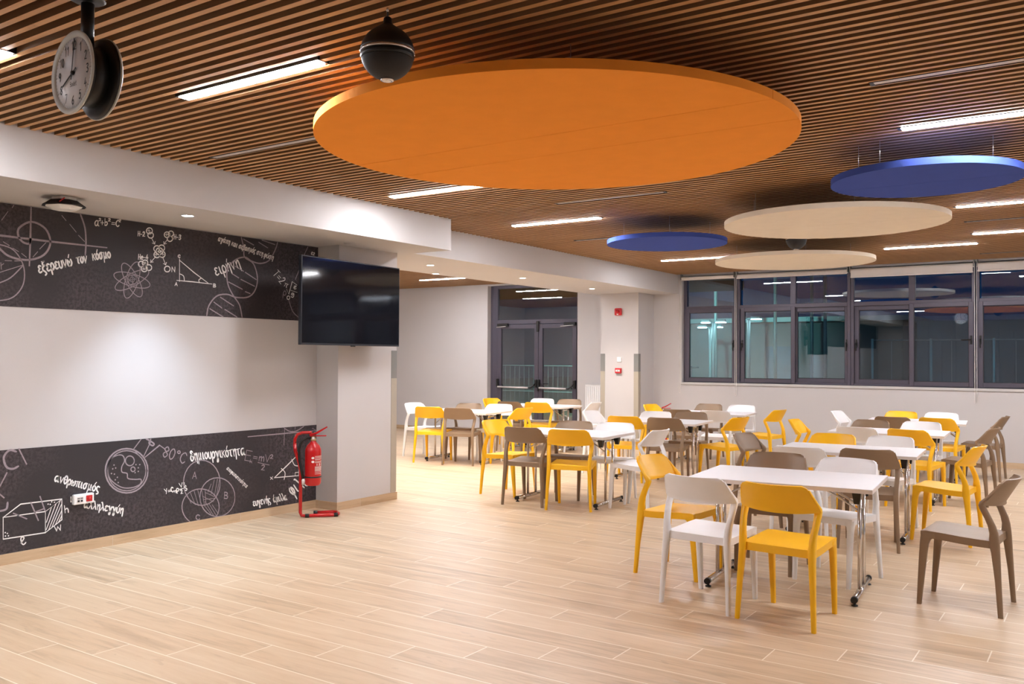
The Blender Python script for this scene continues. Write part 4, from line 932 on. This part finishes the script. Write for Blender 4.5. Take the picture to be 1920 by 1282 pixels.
# ------------------------------------------------------------------ what the night windows look out on
struct(boxo('ground', (-40, YW+.3, -.35), (30, 70, -.25), 'asphalt'), 'dark ground outside')
def area(name, loc, tgt, w_, h_, e, col):
    l = bpy.data.lights.new(name, 'AREA'); l.shape = 'RECTANGLE'; l.size = w_; l.size_y = h_; l.energy = e; l.color = col
    o = bpy.data.objects.new(name, l); COL.objects.link(o); o.location = loc
    o.rotation_euler = (Vector(tgt)-Vector(loc)).to_track_quat('-Z', 'Y').to_euler(); return o
def street(label, px, py, depth):
    d = r2*((px-960)/FPX) + u2*((641-py)/FPX) + fwd; p = Vector((0, 0, CAMH)) + d*depth
    t = thing('street_lamp', label, 'street lamp', (p.x, p.y, -.25), 0, 'street lamps outside the windows'); h = p.z+.25; s = depth/30
    MB().tube([(0, 0, 0), (0, 0, h)], .06*s, 8).obj('pole', 'fence', t)
    for k in (-1, 1):
        MB().tube([(0, 0, h-.02), (k*.22*s, 0, h)], .03*s, 6).obj('arm', 'fence', t)
        b = MB(); b.bevbox((k*.26*s-.16*s, -.1*s, h), (k*.26*s+.16*s, .1*s, h+.09*s), .02*s, 1); hd = b.obj('lamp_head', 'fence', t)
        boxo('lens', (k*.26*s-.15*s, -.11*s, h-.03*s), (k*.26*s+.15*s, .09*s, h), 'lamp', hd)
    l = bpy.data.lights.new('street_glow', 'POINT'); l.energy = 3*s*s; l.color = (.45, 1, .95); l.shadow_soft_size = .3
    o = bpy.data.objects.new('street_glow', l); COL.objects.link(o); o.parent = t; o.location = (0, -.3, h-.4)
street('twin-headed street lamp outside, upper of two in the narrow window', 1338, 604, 23.5)
street('twin-headed street lamp outside, lower of two in the narrow window', 1332, 613, 28.6)
street('twin-headed street lamp outside the second window', 1404, 598, 24)
def mast(label, px, p_top, depth, r=.05):
    d = r2*((px-960)/FPX) + u2*((641-p_top)/FPX) + fwd; p = Vector((0, 0, CAMH)) + d*depth
    t = thing('steel_mast', label, 'mast', (p.x, p.y, -.25), 0, 'thin masts outside the windows')
    MB().tube([(0, 0, 0), (0, 0, p.z+.25)], r, 8).obj('pole', 'fence', t); MB().box((-.12, -.12, 0), (.12, .12, .05)).obj('base', 'fence', t)
for px, l in ((1342, 'thin pale mast outside the narrow window'), (1453.5, 'thin pale mast outside in the second window'), (1522, 'thin pale mast outside in the third pane, left of its twin'), (1547, 'thin pale mast outside in the third pane, right of its twin')): mast(l, px, 480, 26)
def mesh_fence(label, x0, x1, y, z1, step, bars):
    t = thing('mesh_fence', label, 'fence', ((x0+x1)/2, y, -.25), 0, 'fences outside'); n = int((x1-x0)/step); L = x1-x0
    for k in range(n+1): MB().tube([(-L/2+k*step, 0, 0), (-L/2+k*step, 0, z1+.25)], .025, 6).obj('post', 'fence', t)
    b = MB()
    for z in (.45, (z1+.25)/2, z1+.22): b.tube([(-L/2, .0, z), (L/2, .0, z)], .014, 6)
    b.obj('rail', 'fence', t)
    b = MB(); k = 0; m = int(L/bars)
    for k in range(m): b.box((-L/2+k*bars-.005, .02, .1), (-L/2+k*bars+.005, .028, z1+.2))
    b.obj('mesh_panel', 'fence', t)
mesh_fence('steel mesh fence outside the windows', -3.9, 8, 18.3, 1.85, 1.05, .35)
mesh_fence('vertical bar fence outside the glass door', -22, -8.6, 21.0, 1.25, 2.2, .16)
struct(boxo('pitch', (-60, 22, -.25), (-9, 45, -.22), 'turf'), 'green sports pitch outside')
t = thing('outbuilding', 'pale outbuilding outside behind the windows', 'building', (-8.5, 29, -.25))
b = MB(); b.box((-4.0, 0, 0), (3.2, 5, 2.9)); b.obj('wall', 'plaster', t); boxo('roof_slab', (-4.2, -.2, 2.9), (3.4, 5.2, 3.05), 'fence', t); boxo('door', (-1, -.03, 0), (0, 0, 2.1), 'blueoxide', t)
t = thing('container', 'dark blue container outside the right windows', 'container', (-1.2, 22.5, -.25))
b = MB(); b.box((-2.6, 0, 0), (5.5, 2.4, 2.6)); b.obj('body', 'blueoxide', t)
b = MB()
for k in range(28): b.box((-2.5+k*.29, -.04, .1), (-2.36+k*.29, 0, 2.5))
b.obj('ribs', 'blueoxide', t)
t = thing('guard_rail', 'four pale rails outside low behind the right windows', 'railing', (-2.2, 19.6, -.25))
for z in (.62, .78, .92, 1.08): MB().tube([(-1.4, 0, z+.04), (-.6, 0, z+.02), (-.1, 0, z-.03), (.3, 0, z), (1.3, 0, z)], .018, 6).obj('rail', 'fence', t)
for x in (-1.3, 0.2, 1.25): MB().tube([(x, .03, 0), (x, .03, 1.1)], .02, 6).obj('post', 'fence', t)
def fill_spot(name, loc, tgt, e, col, ang):  # unseen spot on the building front, added to light the grounds outside
    l = bpy.data.lights.new(name, 'SPOT'); l.energy = e; l.color = col; l.spot_size = math.radians(ang); l.spot_blend = .6; l.shadow_soft_size = .15
    o = bpy.data.objects.new(name, l); COL.objects.link(o); o.location = loc; o.rotation_euler = (Vector(tgt)-Vector(loc)).to_track_quat('-Z', 'Y').to_euler()
fill_spot('yard_fill_spot', (-1, YW+.8, 5), (-2, 24, 0), 300, (.25, .85, 1), 110)
fill_spot('yard_fill_spot', (-7, YW+.8, 5), (-8, 30, 1), 40, (.45, .95, 1), 70)
fill_spot('pitch_fill_spot', (-10, YW+.8, 6), (-18, 32, 0), 9000, (.45, 1, .8), 75)
